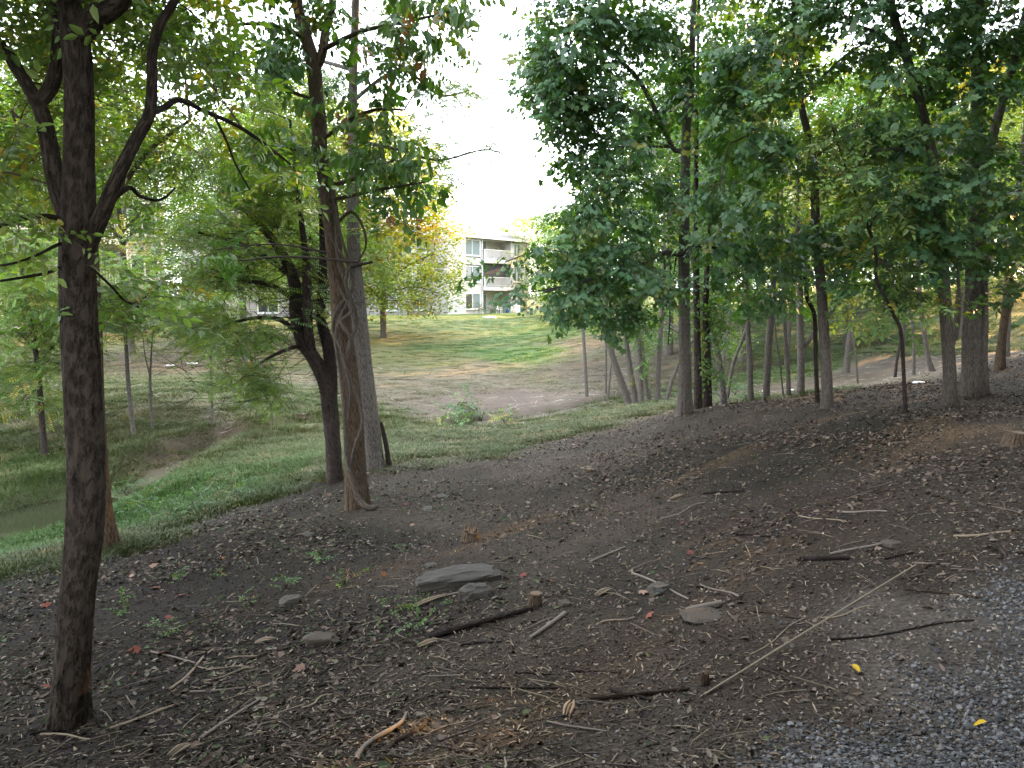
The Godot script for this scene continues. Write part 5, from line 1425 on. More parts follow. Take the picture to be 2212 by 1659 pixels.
func bush(called: String, label: String, where: Vector3, r: float, h: float, pal: String, n: int, group := "", kind := "elm", size := 1.4) -> void:
	var o := base(called, where)
	tag(o, label, "shrub", group)
	var mb := Mesher.new()
	var sk: Array = []
	for k in 5:
		var a := TAU * k / 5.0 + rng.randf()
		var tip := Vector3(cos(a) * r * .5, h * .7, sin(a) * r * .5)
		limb(mb, smooth([Vector3.ZERO, tip * .5 + Vector3(0, h * .1, 0), tip], [.012, .009, .004], .15), 5)
		sk.append(tip * .5)
		sk.append(tip)
	part("stems", mb, mats.twig, o)
	var tw := Mesher.new()
	var out: Array = []
	var cols: Array = []
	for k in n / 3:
		var a := rng.randf() * TAU
		clump(sk, Vector3(cos(a) * r * .55, h * rng.randf_range(.3, .85), sin(a) * r * .55), Vector3(r * .45, h * .22, r * .45), 11, kind, pal, tw, out, cols, size, 0.0, 0.005)
	set_foliage(o, kind, pal, tw, out, cols, 0)

# ---------------------------------------------------------------- loose cover of the ground
func lay(x: float, z: float, tilt: float, s: float, lift := 0.0) -> Transform3D:
	var n := ground_normal(x, z)
	n = (n + Vector3(rng.randfn(), 0, rng.randfn()) * tilt).normalized()
	var a := rng.randf() * TAU
	return aim(on_ground(x, z) + n * lift, Vector3(cos(a), 0, sin(a)) - n * n.dot(Vector3(cos(a), 0, sin(a))), n, s)

func near_spot(dmin: float, dmax: float) -> Vector2:
	var d := exp(rng.randf_range(log(dmin), log(dmax)))
	return Vector2(rng.randf_range(-1, 1) * (d * 0.78 + 0.9), -d)

func scatter(called: String, kinds: Array, where: Array, tint: Array, mat: Material, label: String, category: String) -> void:
	var mb := Mesher.new()
	for v in kinds.size():
		var src: Mesher = kinds[v]
		for q in where[v].size():
			var t: Transform3D = where[v][q]
			var k := mb.v.size()
			mb.v.append_array(t * src.v)
			mb.n.append_array(Transform3D(t.basis.orthonormalized(), Vector3.ZERO) * src.n)
			mb.uv.append_array(src.uv)
			var c := PackedColorArray()
			c.resize(src.v.size())
			c.fill(tint[v][q])
			mb.c.append_array(c)
			for e in src.i: mb.i.append(e + k)
	tag(part(called, mb, mat, self), label, category, "", "stuff")

func make_litter() -> void:
	# dry leaves
	var meshes: Array = []
	for k in 4:
		var mb := Mesher.new()
		leaf_into(mb, Transform3D(), .07, [.04, .06, .075, .03][k], k == 2, Color(1, 1, 1), [.35, .5, .25, -.4][k], 1)
		meshes.append(mb)
	var where := [[], [], [], []]
	var tint := [[], [], [], []]
	var tones := [Color(.10, .072, .052), Color(.13, .095, .07), Color(.08, .06, .048), Color(.17, .13, .10), Color(.06, .048, .04), Color(.075, .085, .04), Color(.055, .08, .035), Color(.2, .17, .13)]
	var n := 0
	while n < 98000:
		n += 1
		var p := near_spot(1.7, 17.0) if n % 2 else Vector2(rng.randf_range(-6.0, 14.0), rng.randf_range(-17.0, -5.0))
		var c := cover_near(p.x, p.y)
		if rng.randf() > c[2] * (0.6 + 1.5 * fine.get_noise_2d(p.x * 45.0 + 7.0, p.y * 45.0)) or (p.x > 0 and p.y > -9 and rng.randf() < gravel_amount(p.x, p.y) * 0.95): continue
		var k := rng.randi() % 4
		where[k].append(lay(p.x, p.y, 0.45, rng.randf_range(.22, .58) * (1.0 - p.y * .08), 0.006))
		var t: Color = tones[rng.randi() % (8 if p.x < 1.0 else 5)]
		var j := rng.randf_range(.55, 1.25)
		tint[k].append(Color(t.r * j, t.g * j, t.b * j))
	scatter("leaf_litter", meshes, where, tint, mats.dry, "dry brown leaf litter strewn over the dark bank", "leaf litter")
	# splinters of shredded wood
	var ch: Array = []
	for k in 3:
		var mb := Mesher.new()
		var l: float = [.045, .03, .06][k]
		var r := [Vector3(-.004, 0, 0), Vector3(.005, .001, 0), Vector3(.004, 0, .003), Vector3(-.003, 0, .004)]
		var rows := []
		for e in 3:
			var row := PackedVector3Array()
			for q in [r[0], r[1], r[2]]: row.append(q * [1.0, 1.3, .35][e] * [1.0, 1.5, .8][k] + Vector3(0, l * e * .5, .002 * e * (k - 1)))
			rows.append(row)
		mb.rings(rows, 1, PackedFloat32Array([0, .5, 1]), false)
		ch.append(mb)
	where = [[], [], []]
	tint = [[], [], []]
	n = 0
	while n < 60000:
		n += 1
		var p := near_spot(1.7, 40.0) if n % 4 == 0 else near_spot(1.7, 12.0)
		var c := cover_near(p.x, p.y)
		if rng.randf() > c[3] * (0.75 + fine.get_noise_2d(p.x * 60, p.y * 60)): continue
		if p.x > 0 and p.y > -9 and rng.randf() < gravel_amount(p.x, p.y) * 0.8: continue
		if stream_at(p.x, p.y).x < 1.0: continue
		var k := rng.randi() % 3
		where[k].append(lay(p.x, p.y, 0.3, rng.randf_range(.2, .7) * (1.0 - p.y * .02), 0.004))
		var t: Color = [Color(.34, .27, .19), Color(.25, .2, .145), Color(.16, .125, .09), Color(.42, .35, .26), Color(.11, .085, .065)][rng.randi() % 5]
		tint[k].append(t)
	scatter("wood_chips", ch, where, tint, mats.dry, "pale splinters of shredded wood scattered over bare earth", "wood chips")
	# crumbs of earth and shredded bark
	var cr: Array = []
	for k in 3:
		var mb := Mesher.new()
		var a := Vector3(-1, -.6, -.1)
		var b := Vector3(1.1, -.5, 0)
		var c := Vector3(.1, 1.2, -.05)
		var e := Vector3([.1, -.3, .4][k], .1, [.8, .6, 1.0][k])
		for f in [[a, b, e], [b, c, e], [c, a, e]]: mb.tri(f[0], f[1], f[2])
		cr.append(mb)
	where = [[], [], []]
	tint = [[], [], []]
	n = 0
	while n < 85000:
		n += 1
		var p := near_spot(1.7, 16.0) if n % 3 else Vector2(rng.randf_range(-6.0, 14.0), rng.randf_range(-17.0, -5.0))
		var c := cover_near(p.x, p.y)
		if c[1] > 0.35: continue
		var k := rng.randi() % 3
		where[k].append(lay(p.x, p.y, 0.4, rng.randf_range(.003, .011) * (1.0 - p.y * .05), 0.001))
		var q: Color = c[0]
		var j := rng.randf_range(.5, 1.7) if rng.randf() < .85 else rng.randf_range(1.8, 3.2)
		tint[k].append(Color(q.r * j, q.g * j * .99, q.b * j * .98))
	scatter("soil_crumbs", cr, where, tint, mats.dry, "crumbs of earth and shredded bark on the bank", "soil")
	# small twigs
	var tw: Array = []
	for k in 3:
		var mb := Mesher.new()
		var b: float = [.04, -.06, .1][k]
		limb(mb, [[Vector3(0, -.5, .0), Vector3(b * .6, -.15, .015), Vector3(b, .2, .02), Vector3(b * .2, .5, .0)] as Array[Vector3], PackedFloat32Array([.014, .013, .011, .006])], 4, 0.0, 0.0, false)
		if k == 2: limb(mb, [[Vector3(b, .1, .02), Vector3(b + .12, .25, .04), Vector3(b + .16, .42, .03)] as Array[Vector3], PackedFloat32Array([.009, .007, .004])], 3, 0.0, 0.0, false)
		tw.append(mb)
	where = [[], [], []]
	tint = [[], [], []]
	n = 0
	while n < 3800:
		n += 1
		var p := near_spot(1.7, 34.0) if n % 3 == 0 else near_spot(1.7, 11.0)
		var c := cover_near(p.x, p.y)
		if rng.randf() > c[3] * 0.8 + c[2] * 0.15: continue
		if p.x > 0 and p.y > -9 and rng.randf() < gravel_amount(p.x, p.y) * 0.93: continue
		if stream_at(p.x, p.y).x < 1.0: continue
		var k := rng.randi() % 3
		where[k].append(lay(p.x, p.y, 0.12, rng.randf_range(.06, .24) * (1.0 - p.y * .012), 0.006))
		tint[k].append([Color(.13, .10, .075), Color(.18, .145, .11), Color(.09, .07, .055), Color(.24, .2, .14), Color(.06, .05, .045)][rng.randi() % 5])
	scatter("twig_debris", tw, where, tint, mats.dry, "small broken twigs littering the bare earth bank", "twigs")
	# cut brush strewn over the cleared ground beyond the stream
	where = [[], [], []]
	tint = [[], [], []]
	n = 0
	while n < 9000:
		n += 1
		var d := exp(rng.randf_range(log(18.0), log(46.0)))
		var x := rng.randf_range(-.74, .74) * d
		var c := cover_near(x, -d)
		if rng.randf() > c[3] * 1.1 - 0.25 or stream_at(x, -d).x < 1.0: continue
		var k := rng.randi() % 3
		where[k].append(lay(x, -d, 0.25, rng.randf_range(.12, .5), 0.02))
		tint[k].append([Color(.36, .31, .25), Color(.26, .21, .165), Color(.44, .4, .33), Color(.13, .105, .085)][rng.randi() % 4])
	scatter("cut_brush", tw, where, tint, mats.dry, "pale cut stalks strewn over the cleared ground beyond the stream", "brush")
	# gravel of the track
	var st: Array = []
	for k in 4: st.append(stone_mesh(k * 7 + 3, 4, 6, mats.stone))
	where = [[], [], [], []]
	tint = [[], [], [], []]
	n = 0
	while n < 76000:
		n += 1
		var d := exp(rng.randf_range(log(1.6), log(8.0)))
		var x := rng.randf_range(0.1, d * 0.8 + 1.4)
		var g := gravel_amount(x, -d)
		var patchy := 0.9 + 1.1 * fine.get_noise_2d(x * 34.0 + 11.0, -d * 34.0)
		if rng.randf() > g * patchy and rng.randf() > 0.012: continue
		var k := rng.randi() % 4
		var s := rng.randf_range(.004, .0105) * (1.0 if rng.randf() < 0.94 else 1.6)
		where[k].append(lay(x, -d, 0.5, s, s * .35))
		var t := pow(rng.randf(), 1.6) * .26 + .09
		var tan_ := 1.0 if rng.randf() < .75 else .86
		tint[k].append(Color(t, t * lerpf(1.0, tan_, .5), t * tan_ * rng.randf_range(.97, 1.03)))
	for k in 4: many("gravel", st[k], where[k], tint[k], self, "grey crushed gravel spread along the track's edge", "gravel")

func stone_mesh(s: int, rows_n: int, sides: int, mat: Material, flat := 0.62) -> ArrayMesh:
	var mb := Mesher.new()
	mb_stone(mb, s, rows_n, sides, flat)
	facet(mb)
	return mb.commit(mat)

# breaks smooth shading into the flat faces of broken stone
func facet(mb: Mesher) -> void:
	var v := mb.v
	var ix := mb.i
	var col := mb.tint
	mb.v = PackedVector3Array()
	mb.n = PackedVector3Array()
	mb.uv = PackedVector2Array()
	mb.c = PackedColorArray()
	mb.i = PackedInt32Array()
	mb.tint = col
	for k in range(0, ix.size(), 3):
		if (v[ix[k + 1]] - v[ix[k]]).cross(v[ix[k + 2]] - v[ix[k]]).length() > 1e-9: mb.tri(v[ix[k]], v[ix[k + 1]], v[ix[k + 2]])

func mb_stone(mb: Mesher, s: int, rows_n: int, sides: int, flat: float, stretch := Vector3.ONE) -> void:
	var f := noise(FastNoiseLite.TYPE_CELLULAR, 0.55, 1, s)
	f.cellular_return_type = FastNoiseLite.RETURN_DISTANCE
	var rows := []
	var vl := PackedFloat32Array()
	for j in rows_n + 1:
		var a := PI * (0.02 + 0.96 * j / rows_n) - PI * .5
		var row := PackedVector3Array()
		for q in sides:
			var b := TAU * q / sides
			var p := Vector3(cos(a) * cos(b), -cos(a) * sin(b), sin(a))
			var r := 1.0 + f.get_noise_3dv(p * 1.6) * 0.55 + 0.12 * fine.get_noise_3dv(p * 120.0 + Vector3.ONE * s)
			var v := (p * r).clamp(Vector3(-.7, -.74, -.6), Vector3(.78, .68, .56)) * (1.0 + .1 * fine.get_noise_3dv(p * 330.0 + Vector3.ONE * s * 3.0)) * stretch * 1.3
			row.append(Vector3(v.x, v.y, v.z * flat))
		rows.append(row)
		vl.append(j)
	mb.rings(rows, 1, vl, true)

func make_grass() -> void:
	var tufts: Array = []
	for k in 3:
		var mb := Mesher.new()
		for b in 110:
			var a := rng.randf() * TAU
			var r := sqrt(rng.randf()) * .5 + absf(rng.randfn()) * .05
			var o := Vector3(cos(a) * r, 0, sin(a) * r)
			var out := Vector3(cos(a + rng.randfn() * .5), 0, sin(a + rng.randfn() * .5)) * rng.randf_range(.02, .16)
			var h := rng.randf_range(.45, 1.0)
			var sd := out.cross(Vector3.UP).normalized() * rng.randf_range(.006, .011)
			var m := o + out * .4 + Vector3(0, h * .62, 0)
			var t := o + out + Vector3(0, h * .85, 0)
			var j := rng.randf_range(.6, 1.4)
			mb.tint = Color(j, j, j) if rng.randf() < .82 else Color(j * 1.55, j * 1.15, j * 1.3)
			mb.quad(o - sd, m - sd * .8, m + sd * .8, o + sd)
			mb.tri(m - sd * .8, t, m + sd * .8)
		tufts.append(mb.commit(mats.blade))
	var where := [[], [], []]
	var tint := [[], [], []]
	var n := 0
	while n < 40000:
		n += 1
		var d := exp(rng.randf_range(log(6.5), log(74.0)))
		var x := rng.randf_range(-1, 1) * (d * .76 + 1.5)
		var z := -d
		var st := stream_at(x, z)
		if st.x < 0.95 and (st.y < 3.2 or st.x < 0.45): continue
		var c := cover_near(x, z)
		var g: float = c[1]
		if g < 0.16: continue
		if rng.randf() > g * lerpf(0.55 + 1.6 * (fine.get_noise_2d(x * 20, z * 20) + 0.35), 0.9, smoothstep(20.0, 34.0, d)): continue
		var col: Color = c[0]
		if col.g <= col.r and d < 24.0: col = col.lerp(Color(.095, .105, .05), .75)
		var lush := clampf((col.g - col.r) / 0.05, 0.0, 1.0)
		var near_stream := exp(-pow((stream_at(x, z).x - 1.2) / 2.2, 2.0)) if d < 30.0 else 0.0
		var h := rng.randf_range(.05, .09) + lush * .05 * rng.randf() + near_stream * rng.randf_range(.01, .09)
		h *= 0.62 if d > 26.0 else 1.0
		var k := rng.randi() % 3
		var wd := rng.randf_range(.4, .7) + d * .007
		var q := on_ground(x, z)
		q.y -= 0.008
		var nn := ground_normal(x, z)
		where[k].append(Transform3D(aim(q, Vector3(cos(d * 91.0), 0, sin(d * 91.0)), nn).basis * Basis(Vector3.RIGHT, PI * .5) * Basis.from_scale(Vector3(wd, h, wd)), q))
		var j := rng.randf_range(.85, 1.2) if d < 20.0 else rng.randf_range(.96, 1.06)
		var dry := rng.randf() < 0.14 * (1.0 - lush) and d < 22.0
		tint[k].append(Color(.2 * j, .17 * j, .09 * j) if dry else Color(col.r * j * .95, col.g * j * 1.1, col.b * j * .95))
	for k in 3: many("grass", tufts[k], where[k], tint[k], self, "short grass of the mown slopes and the stream banks", "grass")

# ---------------------------------------------------------------- things lying on the ground
func rock_at(px: float, py: float, w: float, h: float, dp: float, turn: float, s: int, mat: String, label: String, called := "rock") -> void:
	var p := gp(px, py)
	var k := -p.z / FOCAL * 1.08
	var o := base(called, p, turn)
	tag(o, label, "rock", "rocks half sunk in the bank")
	var mb := Mesher.new()
	mb_stone(mb, s, 20, 32, 1.0, Vector3(w * k * .5, dp * .5, h * k * .62))
	for q in mb.v.size(): mb.v[q] = Vector3(mb.v[q].x, mb.v[q].z + h * k * .12, -mb.v[q].y)
	for q in mb.n.size(): mb.n[q] = Vector3(mb.n[q].x, mb.n[q].z, -mb.n[q].y)
	var m := MeshInstance3D.new()
	m.name = "stone"
	facet(mb)
	m.mesh = mb.commit(mats[mat])
	o.add_child(m)

func stick_at(a: Array, b: Array, w: float, mat: String, label: String, group := "", called := "stick", bend := 0.04, lift_a := 0.0, lift_b := 0.0) -> void:
	var p := gp(a[0], a[1])
	var q := gp(b[0], b[1])
	var r := w * .5 * -p.z / FOCAL
	var o := base(called, p)
	tag(o, label, "stick", group)
	var len := p.distance_to(q)
	var pts: Array = []
	var rad: Array = []
	var sd := (q - p).normalized().cross(Vector3.UP)
	var j := rng.randf_range(-1, 1)
	for k in 6:
		var t := k / 5.0
		var v := p.lerp(q, t) + sd * sin(t * PI * (1.0 + absf(j))) * bend * len * j
		v.y = maxf(v.y, ground(v.x, v.z)) + r * .8 + lerpf(lift_a, lift_b, t)
		pts.append(v - p)
		rad.append(r * lerpf(1.0, .7, t))
	var mb := Mesher.new()
	limb(mb, smooth(pts, rad, 0.05), 8, 0.06)
	var m := MeshInstance3D.new()
	m.name = "shaft"
	m.mesh = mb.commit(mats[mat])
	o.add_child(m)

func stump_at(px: float, py: float, w: float, h: float, label: String, jag := 0.0) -> void:
	var p := gp(px, py)
	var k := -p.z / FOCAL * 1.05
	var o := base("tree_stump", p - Vector3(0, .02, 0))
	tag(o, label, "stump")
	var mb := Mesher.new()
	var r := w * k * .5
	var top := h * k + .02
	limb(mb, smooth([Vector3.ZERO, Vector3(0, top * .5, 0), Vector3(r * .1, top, 0)], [r * 1.15, r, r * .95], .02), 18, 0.07, 0.3)
	part("bark", mb, mats.bark_brown, o)
	mb = Mesher.new()
	var c := Vector3(r * .1, top + .004, 0)
	for q in 18:
		var a := TAU * q / 18.0
		var b := TAU * (q + 1) / 18.0
		mb.tri(c + Vector3(0, jag * .3 * r, 0), c + Vector3(cos(a) * r * .93, jag * r * fine.get_noise_1d(q * 90.0), sin(a) * r * .93), c + Vector3(cos(b) * r * .93, jag * r * fine.get_noise_1d(((q + 1) % 18) * 90.0), sin(b) * r * .93))
	part("cut_face", mb, mats.wood_cut, o)
	if jag > 0.3:
		for q in 7:
			mb = Mesher.new()
			var a := TAU * q / 7.0
			stick_into(mb, c + Vector3(cos(a), -.3, sin(a)) * r * .7, c + Vector3(cos(a) * r * .8, r * rng.randf_range(.2, .9), sin(a) * r * .8), r * .16, Color(1, 1, 1), 5)
			part("splinter", mb, mats.wood_cut, o)

func make_things() -> void:
	rock_at(462, 582, 96, 22, .3, .2, 4, "rock", "long grey mossy slab of rock beside the jagged little stump", "rock_slab")
	rock_at(475, 596, 36, 20, .16, .2, 9, "rock", "blocky grey rock lying against the long slab")
	rock_at(320, 643, 40, 14, .12, -.1, 14, "brown_rock", "flat tan rock among wood chips")
	rock_at(290, 605, 22, 13, .12, .4, 21, "rock", "round dull grey rock between red leaves")
	rock_at(660, 591, 26, 12, .14, .6, 25, "rock", "pointed grey rock beside a short grey stick")
	rock_at(702, 617, 44, 6, .2, .1, 31, "brown_rock", "flat earthy rock under a short grey stick")
	rock_at(428, 510, 11, 4, .2, .1, 36, "rock", "small flat pale rock near the vine-wrapped trunk")
	rock_at(442, 498, 10, 5, .2, .5, 37, "rock", "small dark rock near the vine-wrapped trunk")
	rock_at(309, 536, 10, 6, .12, .2, 41, "rock", "small whitish stone on the leaf litter")
	rock_at(565, 605, 14, 7, .08, .2, 44, "brown_rock", "small tan rock against the dark sawn stump")
	rock_at(432, 566, 14, 5, .1, .3, 51, "rock", "pale corner stone at the end of the long slab")
	rock_at(893, 545, 20, 7, .12, .2, 55, "brown_rock", "reddish flat rock on the dark upper bank")
	stump_at(470, 540, 15, 9, "jagged little brown stump above the long slab", .8)
	stump_at(535, 606, 12, 13, "dark sawn stump at the end of the bark log", .15)
	stump_at(1016, 444, 18, 11, "pale sawn stump on the bank beside the gravel", .1)
	stump_at(302, 417, 8, 3, "pale round cut stump in the grass beyond the shaggy tree", .05)
	stump_at(704, 684, 9, 12, "small splintered stump beside the long pale cane", .9)
	stump_at(588, 472, 8, 3, "low cut stump on the worn path", .2)
	# the long cane and the notable sticks
	stick_at([700, 698], [915, 574], 2.3, "cane", "long straight pale cane leaning up from the gravel's edge", "", "cane", .01, 0.0, .05)
	stick_at([750, 655], [806, 618], 1.5, "cane", "thin pale cane crossing the dark earth beside the long cane", "", "cane", .03)
	stick_at([686, 613], [721, 604], 6.5, "wood_grey", "short thick grey stick resting over the flat earthy rock")
	stick_at([428, 640], [532, 610], 7, "bark_dark", "long rotten dark log of bark running up to the sawn stump", "", "rotten_log", .03)
	stick_at([415, 606], [470, 590], 3, "wood_grey", "brown stick lying between the pale splintered board and the rock")
	stick_at([565, 615], [530, 640], 5, "wood_grey", "grey forked root lying below the rotten log")
	stick_at([356, 762], [405, 715], 6, "wood_grey", "straight grey stick in the tangle of branches")
	stick_at([385, 755], [425, 722], 5, "bark_brown", "brown stick crossing the tangle of branches")
	stick_at([470, 688], [560, 690], 2.6, "bark_dark", "thin curved dark twig lying across the wood chips", "", "stick", .08)
	stick_at([590, 700], [690, 690], 5, "bark_brown", "long brown stick lying along the edge of the gravel")
	stick_at([610, 690], [650, 702], 4, "bark_dark", "dark stick crossing the long brown stick")
	stick_at([545, 722], [606, 733], 2.8, "wood_grey", "thin straight tan stick near the gravel")
	stick_at([632, 574], [690, 600], 2.6, "wood_grey", "thin grey stick beside the pointed rock")
	stick_at([800, 560], [850, 560], 5, "bark_dark", "dark stick lying level on the upper bank")
	stick_at([830, 555], [880, 545], 3, "wood_grey", "pale bent stick on the upper bank")
	stick_at([590, 563], [625, 548], 3, "wood_grey", "curved pale stick on bare earth above the pointed rock")
	stick_at([740, 598], [700, 585], 2.4, "wood_grey", "slim pale twig above the flat earthy rock")
	stick_at([830, 640], [975, 622], 2.2, "bark_dark", "thin dark stick reaching across the pale sandy patch")
	stick_at([905, 590], [990, 600], 2.6, "bark_brown", "brown stick lying along the gravel's upper edge")
	stick_at([250, 660], [340, 635], 2.4, "bark_brown", "long thin twig beside the flat tan rock")
	stick_at([170, 690], [215, 650], 3, "wood_pale", "pale split stick standing out of the litter by the forked tree")
	stick_at([200, 740], [260, 700], 4, "wood_grey", "knobbly grey stick in the litter heap")
	stick_at([110, 730], [180, 705], 4, "wood_pale", "straw-coloured stalk leaning against the forked tree's foot", "", "stick", .03)
	for k in 58:
		var px := rng.randf_range(20, 660)
		var py := rng.randf_range(615, 762)
		if k > 43:
			px = rng.randf_range(170, 430)
			py = rng.randf_range(672, 764)
		elif k > 30:
			px = rng.randf_range(560, 960)
			py = rng.randf_range(490, 640)
		var a := rng.randf_range(-.5, .9) if k < 44 else rng.randf_range(.2, 1.1)
		var l := rng.randf_range(18, 60)
		stick_at([px, py], [px + cos(a) * l, py - sin(a) * l * .5], rng.randf_range(1.3, 2.8), ["bark_dark", "wood_grey", "bark_brown", "wood_pale"][k % 4] as String, ["dark", "grey", "brown", "pale"][k % 4] + " broken branch piece lying loose in the wood debris", ["dark", "grey", "brown", "pale"][k % 4] + " broken branches in the debris", "broken_branch", .1)
	# pale splintered boards
	for a in [[[413, 608], [446, 597], "pale splintered board with torn ends below the blocky rock"], [[255, 644], [275, 641], "pale curved splinter near the flat tan rock"], [[418, 648], [440, 642], "orange-brown splinter below the rotten log"], [[596, 597], [612, 590], "torn pale heartwood splinters on bare earth"], [[566, 718], [572, 704], "white splinter standing on end near the gravel"], [[170, 758], [195, 745], "broad torn wood chunk in the litter heap"], [[670, 500], [686, 495], "pale splinter on the dark upper bank"]]:
		var p := gp(a[0][0], a[0][1])
		var q := gp(a[1][0], a[1][1])
		var o := base("wood_splinter", p)
		tag(o, a[2], "wood splinter")
		for k in 3:
			var mb := Mesher.new()
			var sd := (q - p).normalized().cross(Vector3.UP) * .012 * (k - 1)
			var l := rng.randf_range(.75, 1.05)
			limb(mb, smooth([sd + Vector3(0, .012, 0), (q - p) * .5 + sd * 1.4 + Vector3(0, .022, 0), (q - p) * l + sd * .6 + Vector3(0, .018, 0)], [.003, .0065, .002], .03), 5, 0.1)
			part("strand", mb, mats.wood_pale if k != 1 else mats.wood_cut, o)
	# bright fallen leaves
	for k in 34:
		var px := rng.randf_range(10, 330)
		var py := rng.randf_range(550, 690)
		if k % 3 == 0:
			px = rng.randf_range(330, 690)
			py = rng.randf_range(480, 620)
		if k < 8:
			px = [395, 548, 525, 640, 595, 470, 405, 220][k]
			py = [733, 583, 575, 594, 485, 580, 505, 547][k]
		var p := gp(px, py)
		var o := MeshInstance3D.new()
		o.name = numbered("fallen_leaf")
		var mb := Mesher.new()
		var which := k % 4
		leaf_into(mb, Transform3D(), .085, .09, true, [Color(.2, .07, .045), Color(.24, .11, .05), Color(.16, .05, .04), Color(.24, .15, .11)][which], .3)
		o.mesh = mb.commit(mats.dry)
		add_child(o)
		o.transform = lay(p.x, p.z, .4, rng.randf_range(.6, 1.0), .02)
		tag(o, ["fallen red maple leaf lying on the litter", "fallen orange maple leaf lying on the litter", "fallen deep red maple leaf lying on the litter", "fallen pinkish maple leaf lying on the litter"][which], "leaf", ["red fallen leaves", "orange fallen leaves", "deep red fallen leaves", "pinkish fallen leaves"][which])
	for a in [[853, 669, "small yellow leaf on the gravel"], [988, 727, "curled yellow leaf on the grey gravel near the track"]]:
		var p := gp(a[0], a[1])
		var o := MeshInstance3D.new()
		o.name = numbered("fallen_leaf")
		var mb := Mesher.new()
		leaf_into(mb, Transform3D(), .05, .028, false, Color(.55, .36, .03), .5)
		o.mesh = mb.commit(mats.dry)
		add_child(o)
		o.transform = lay(p.x, p.z, .2, 1.0, .02)
		tag(o, a[2], "leaf")
	# white scraps on the slope, a slab on the lawn
	for a in [[170, 366, .5, "crumpled white scrap on the slope below the houses"], [192, 364, .7, "long white scrap beside the crumpled one on the slope"], [490, 318, 1.7, "flat white slab let into the lawn before the terrace"], [918, 384, .35, "crumpled pale plastic at the foot of the crooked slim trunk"], [765, 392, .3, "white litter scrap between the ridge trunks"], [790, 391, .3, "small white paper scrap by the slim blackish trunk"]]:
		var p := gp(a[0], a[1])
		var o := base("white_scrap", p, rng.randf() * .4)
		tag(o, a[3], "litter")
		var mb := Mesher.new()
		mb_stone(mb, int(a[0]), 8, 12, .28, Vector3(a[2] * .4, a[2] * .25, a[2] * .3))
		for q in mb.v.size(): mb.v[q] = Vector3(mb.v[q].x, mb.v[q].z + .03, -mb.v[q].y)
		for q in mb.n.size(): mb.n[q] = Vector3(mb.n[q].x, mb.n[q].z, -mb.n[q].y)
		part("sheet", mb, mats.white, o)
	# weeds
	bush("weed_clump", "dark green weed clump on the stream bank", gp(481, 422), .8, .75, "dark", 18, "", "elm", 1.3)
	bush("weed_clump", "bright green weed clump beside the dark one on the stream bank", gp(455, 426), .7, .45, "green", 14, "", "elm", 1.2)
	bush("weed_clump", "small light green weed at the stream's edge", gp(505, 424), .3, .3, "locust", 8, "", "elm", 1.1)
	for k in 20:
		var px := rng.randf_range(600, 760) if k % 2 else rng.randf_range(120, 260)
		var py := rng.randf_range(388, 402) if k % 2 else rng.randf_range(485, 520)
		bush("low_weed", "low leafy weed growing among the stems by the stream" if k % 2 else "low leafy weed in the lush grass by the pool", gp(px, py), .2, .16, "dark", 6, "weeds among the stems" if k % 2 else "weeds in the lush grass", "elm", .65)
	for k in 12:
		var p := gp(rng.randf_range(120, 460), rng.randf_range(530, 640))
		bush("seedling", "small green seedling sprouting from the leaf litter", p, .03, .05, "big", 3, "seedlings in the leaf litter", "elm", .3)

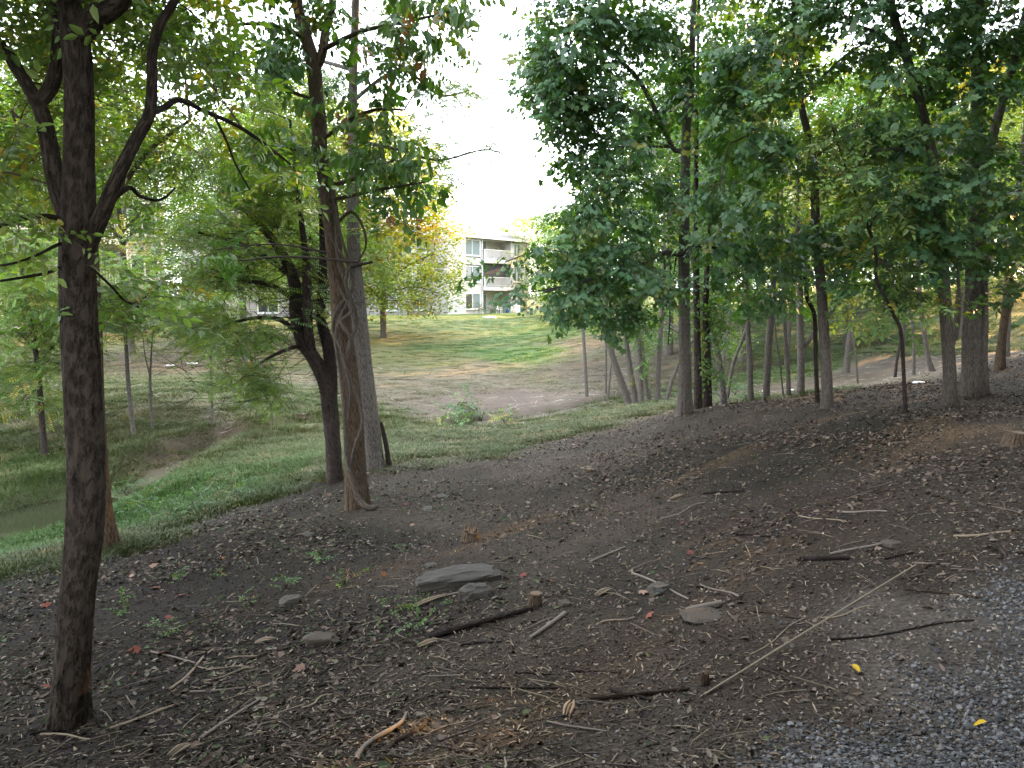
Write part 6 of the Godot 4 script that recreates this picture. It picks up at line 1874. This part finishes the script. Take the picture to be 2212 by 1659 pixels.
func _ready() -> void:
	rng.seed = 20240917
	var cam := Camera3D.new()
	cam.name = "camera"
	cam.position = EYE
	cam.rotation.x = -PITCH
	cam.fov = rad_to_deg(2.0 * atan(384.0 / FOCAL))
	cam.near = 0.05
	cam.far = 900.0
	add_child(cam)
	cam.current = true
	var sky_mat := ProceduralSkyMaterial.new()
	sky_mat.sky_top_color = Color(0.80, 0.83, 0.88)
	sky_mat.sky_horizon_color = Color(0.93, 0.93, 0.93)
	sky_mat.sky_curve = 0.12
	sky_mat.ground_bottom_color = Color(0.2, 0.19, 0.16)
	sky_mat.ground_horizon_color = Color(0.5, 0.5, 0.47)
	var sky := Sky.new()
	sky.sky_material = sky_mat
	var env := Environment.new()
	env.background_mode = Environment.BG_SKY
	env.sky = sky
	env.tonemap_mode = Environment.TONE_MAPPER_LINEAR
	env.tonemap_exposure = 9.2
	env.sdfgi_enabled = true
	env.ssao_enabled = true
	env.ssil_enabled = true
	var we := WorldEnvironment.new()
	we.environment = env
	add_child(we)
	var sun := DirectionalLight3D.new()
	sun.name = "sun"
	sun.light_energy = 1.5
	sun.light_color = Color(1.0, 0.79, 0.52)
	sun.light_angular_distance = 0.5
	sun.shadow_enabled = true
	var az := deg_to_rad(46.0)
	var el := deg_to_rad(14.0)
	var to_sun := Vector3(sin(az) * cos(el), sin(el), -cos(az) * cos(el))
	sun.basis = Basis.looking_at(-to_sun, Vector3.UP)
	add_child(sun)

	fine.noise_type = FastNoiseLite.TYPE_SIMPLEX_SMOOTH
	fine.frequency = 0.01
	fine.fractal_octaves = 3
	fine.seed = 4
	coarse.noise_type = FastNoiseLite.TYPE_SIMPLEX_SMOOTH
	coarse.frequency = 0.01
	coarse.fractal_octaves = 2
	coarse.seed = 9
	bark_noise.noise_type = FastNoiseLite.TYPE_SIMPLEX_SMOOTH
	bark_noise.frequency = 0.11
	bark_noise.fractal_octaves = 2
	bark_noise.seed = 21
	var t0 := Time.get_ticks_msec()
	make_materials()
	make_heights()
	make_anchors()
	print("heights ", Time.get_ticks_msec() - t0, " grid ", xs.size(), " ", zs.size())
	make_ground()
	make_water()
	make_sprigs()
	print("ground ", Time.get_ticks_msec() - t0)
	make_houses()
	print("houses ", Time.get_ticks_msec() - t0)
	make_trees()
	print("trees ", Time.get_ticks_msec() - t0)
	make_far_trees()
	print("far trees ", Time.get_ticks_msec() - t0)
	make_grass()
	make_litter()
	print("litter ", Time.get_ticks_msec() - t0)
	make_things()
	print("done ", Time.get_ticks_msec() - t0)
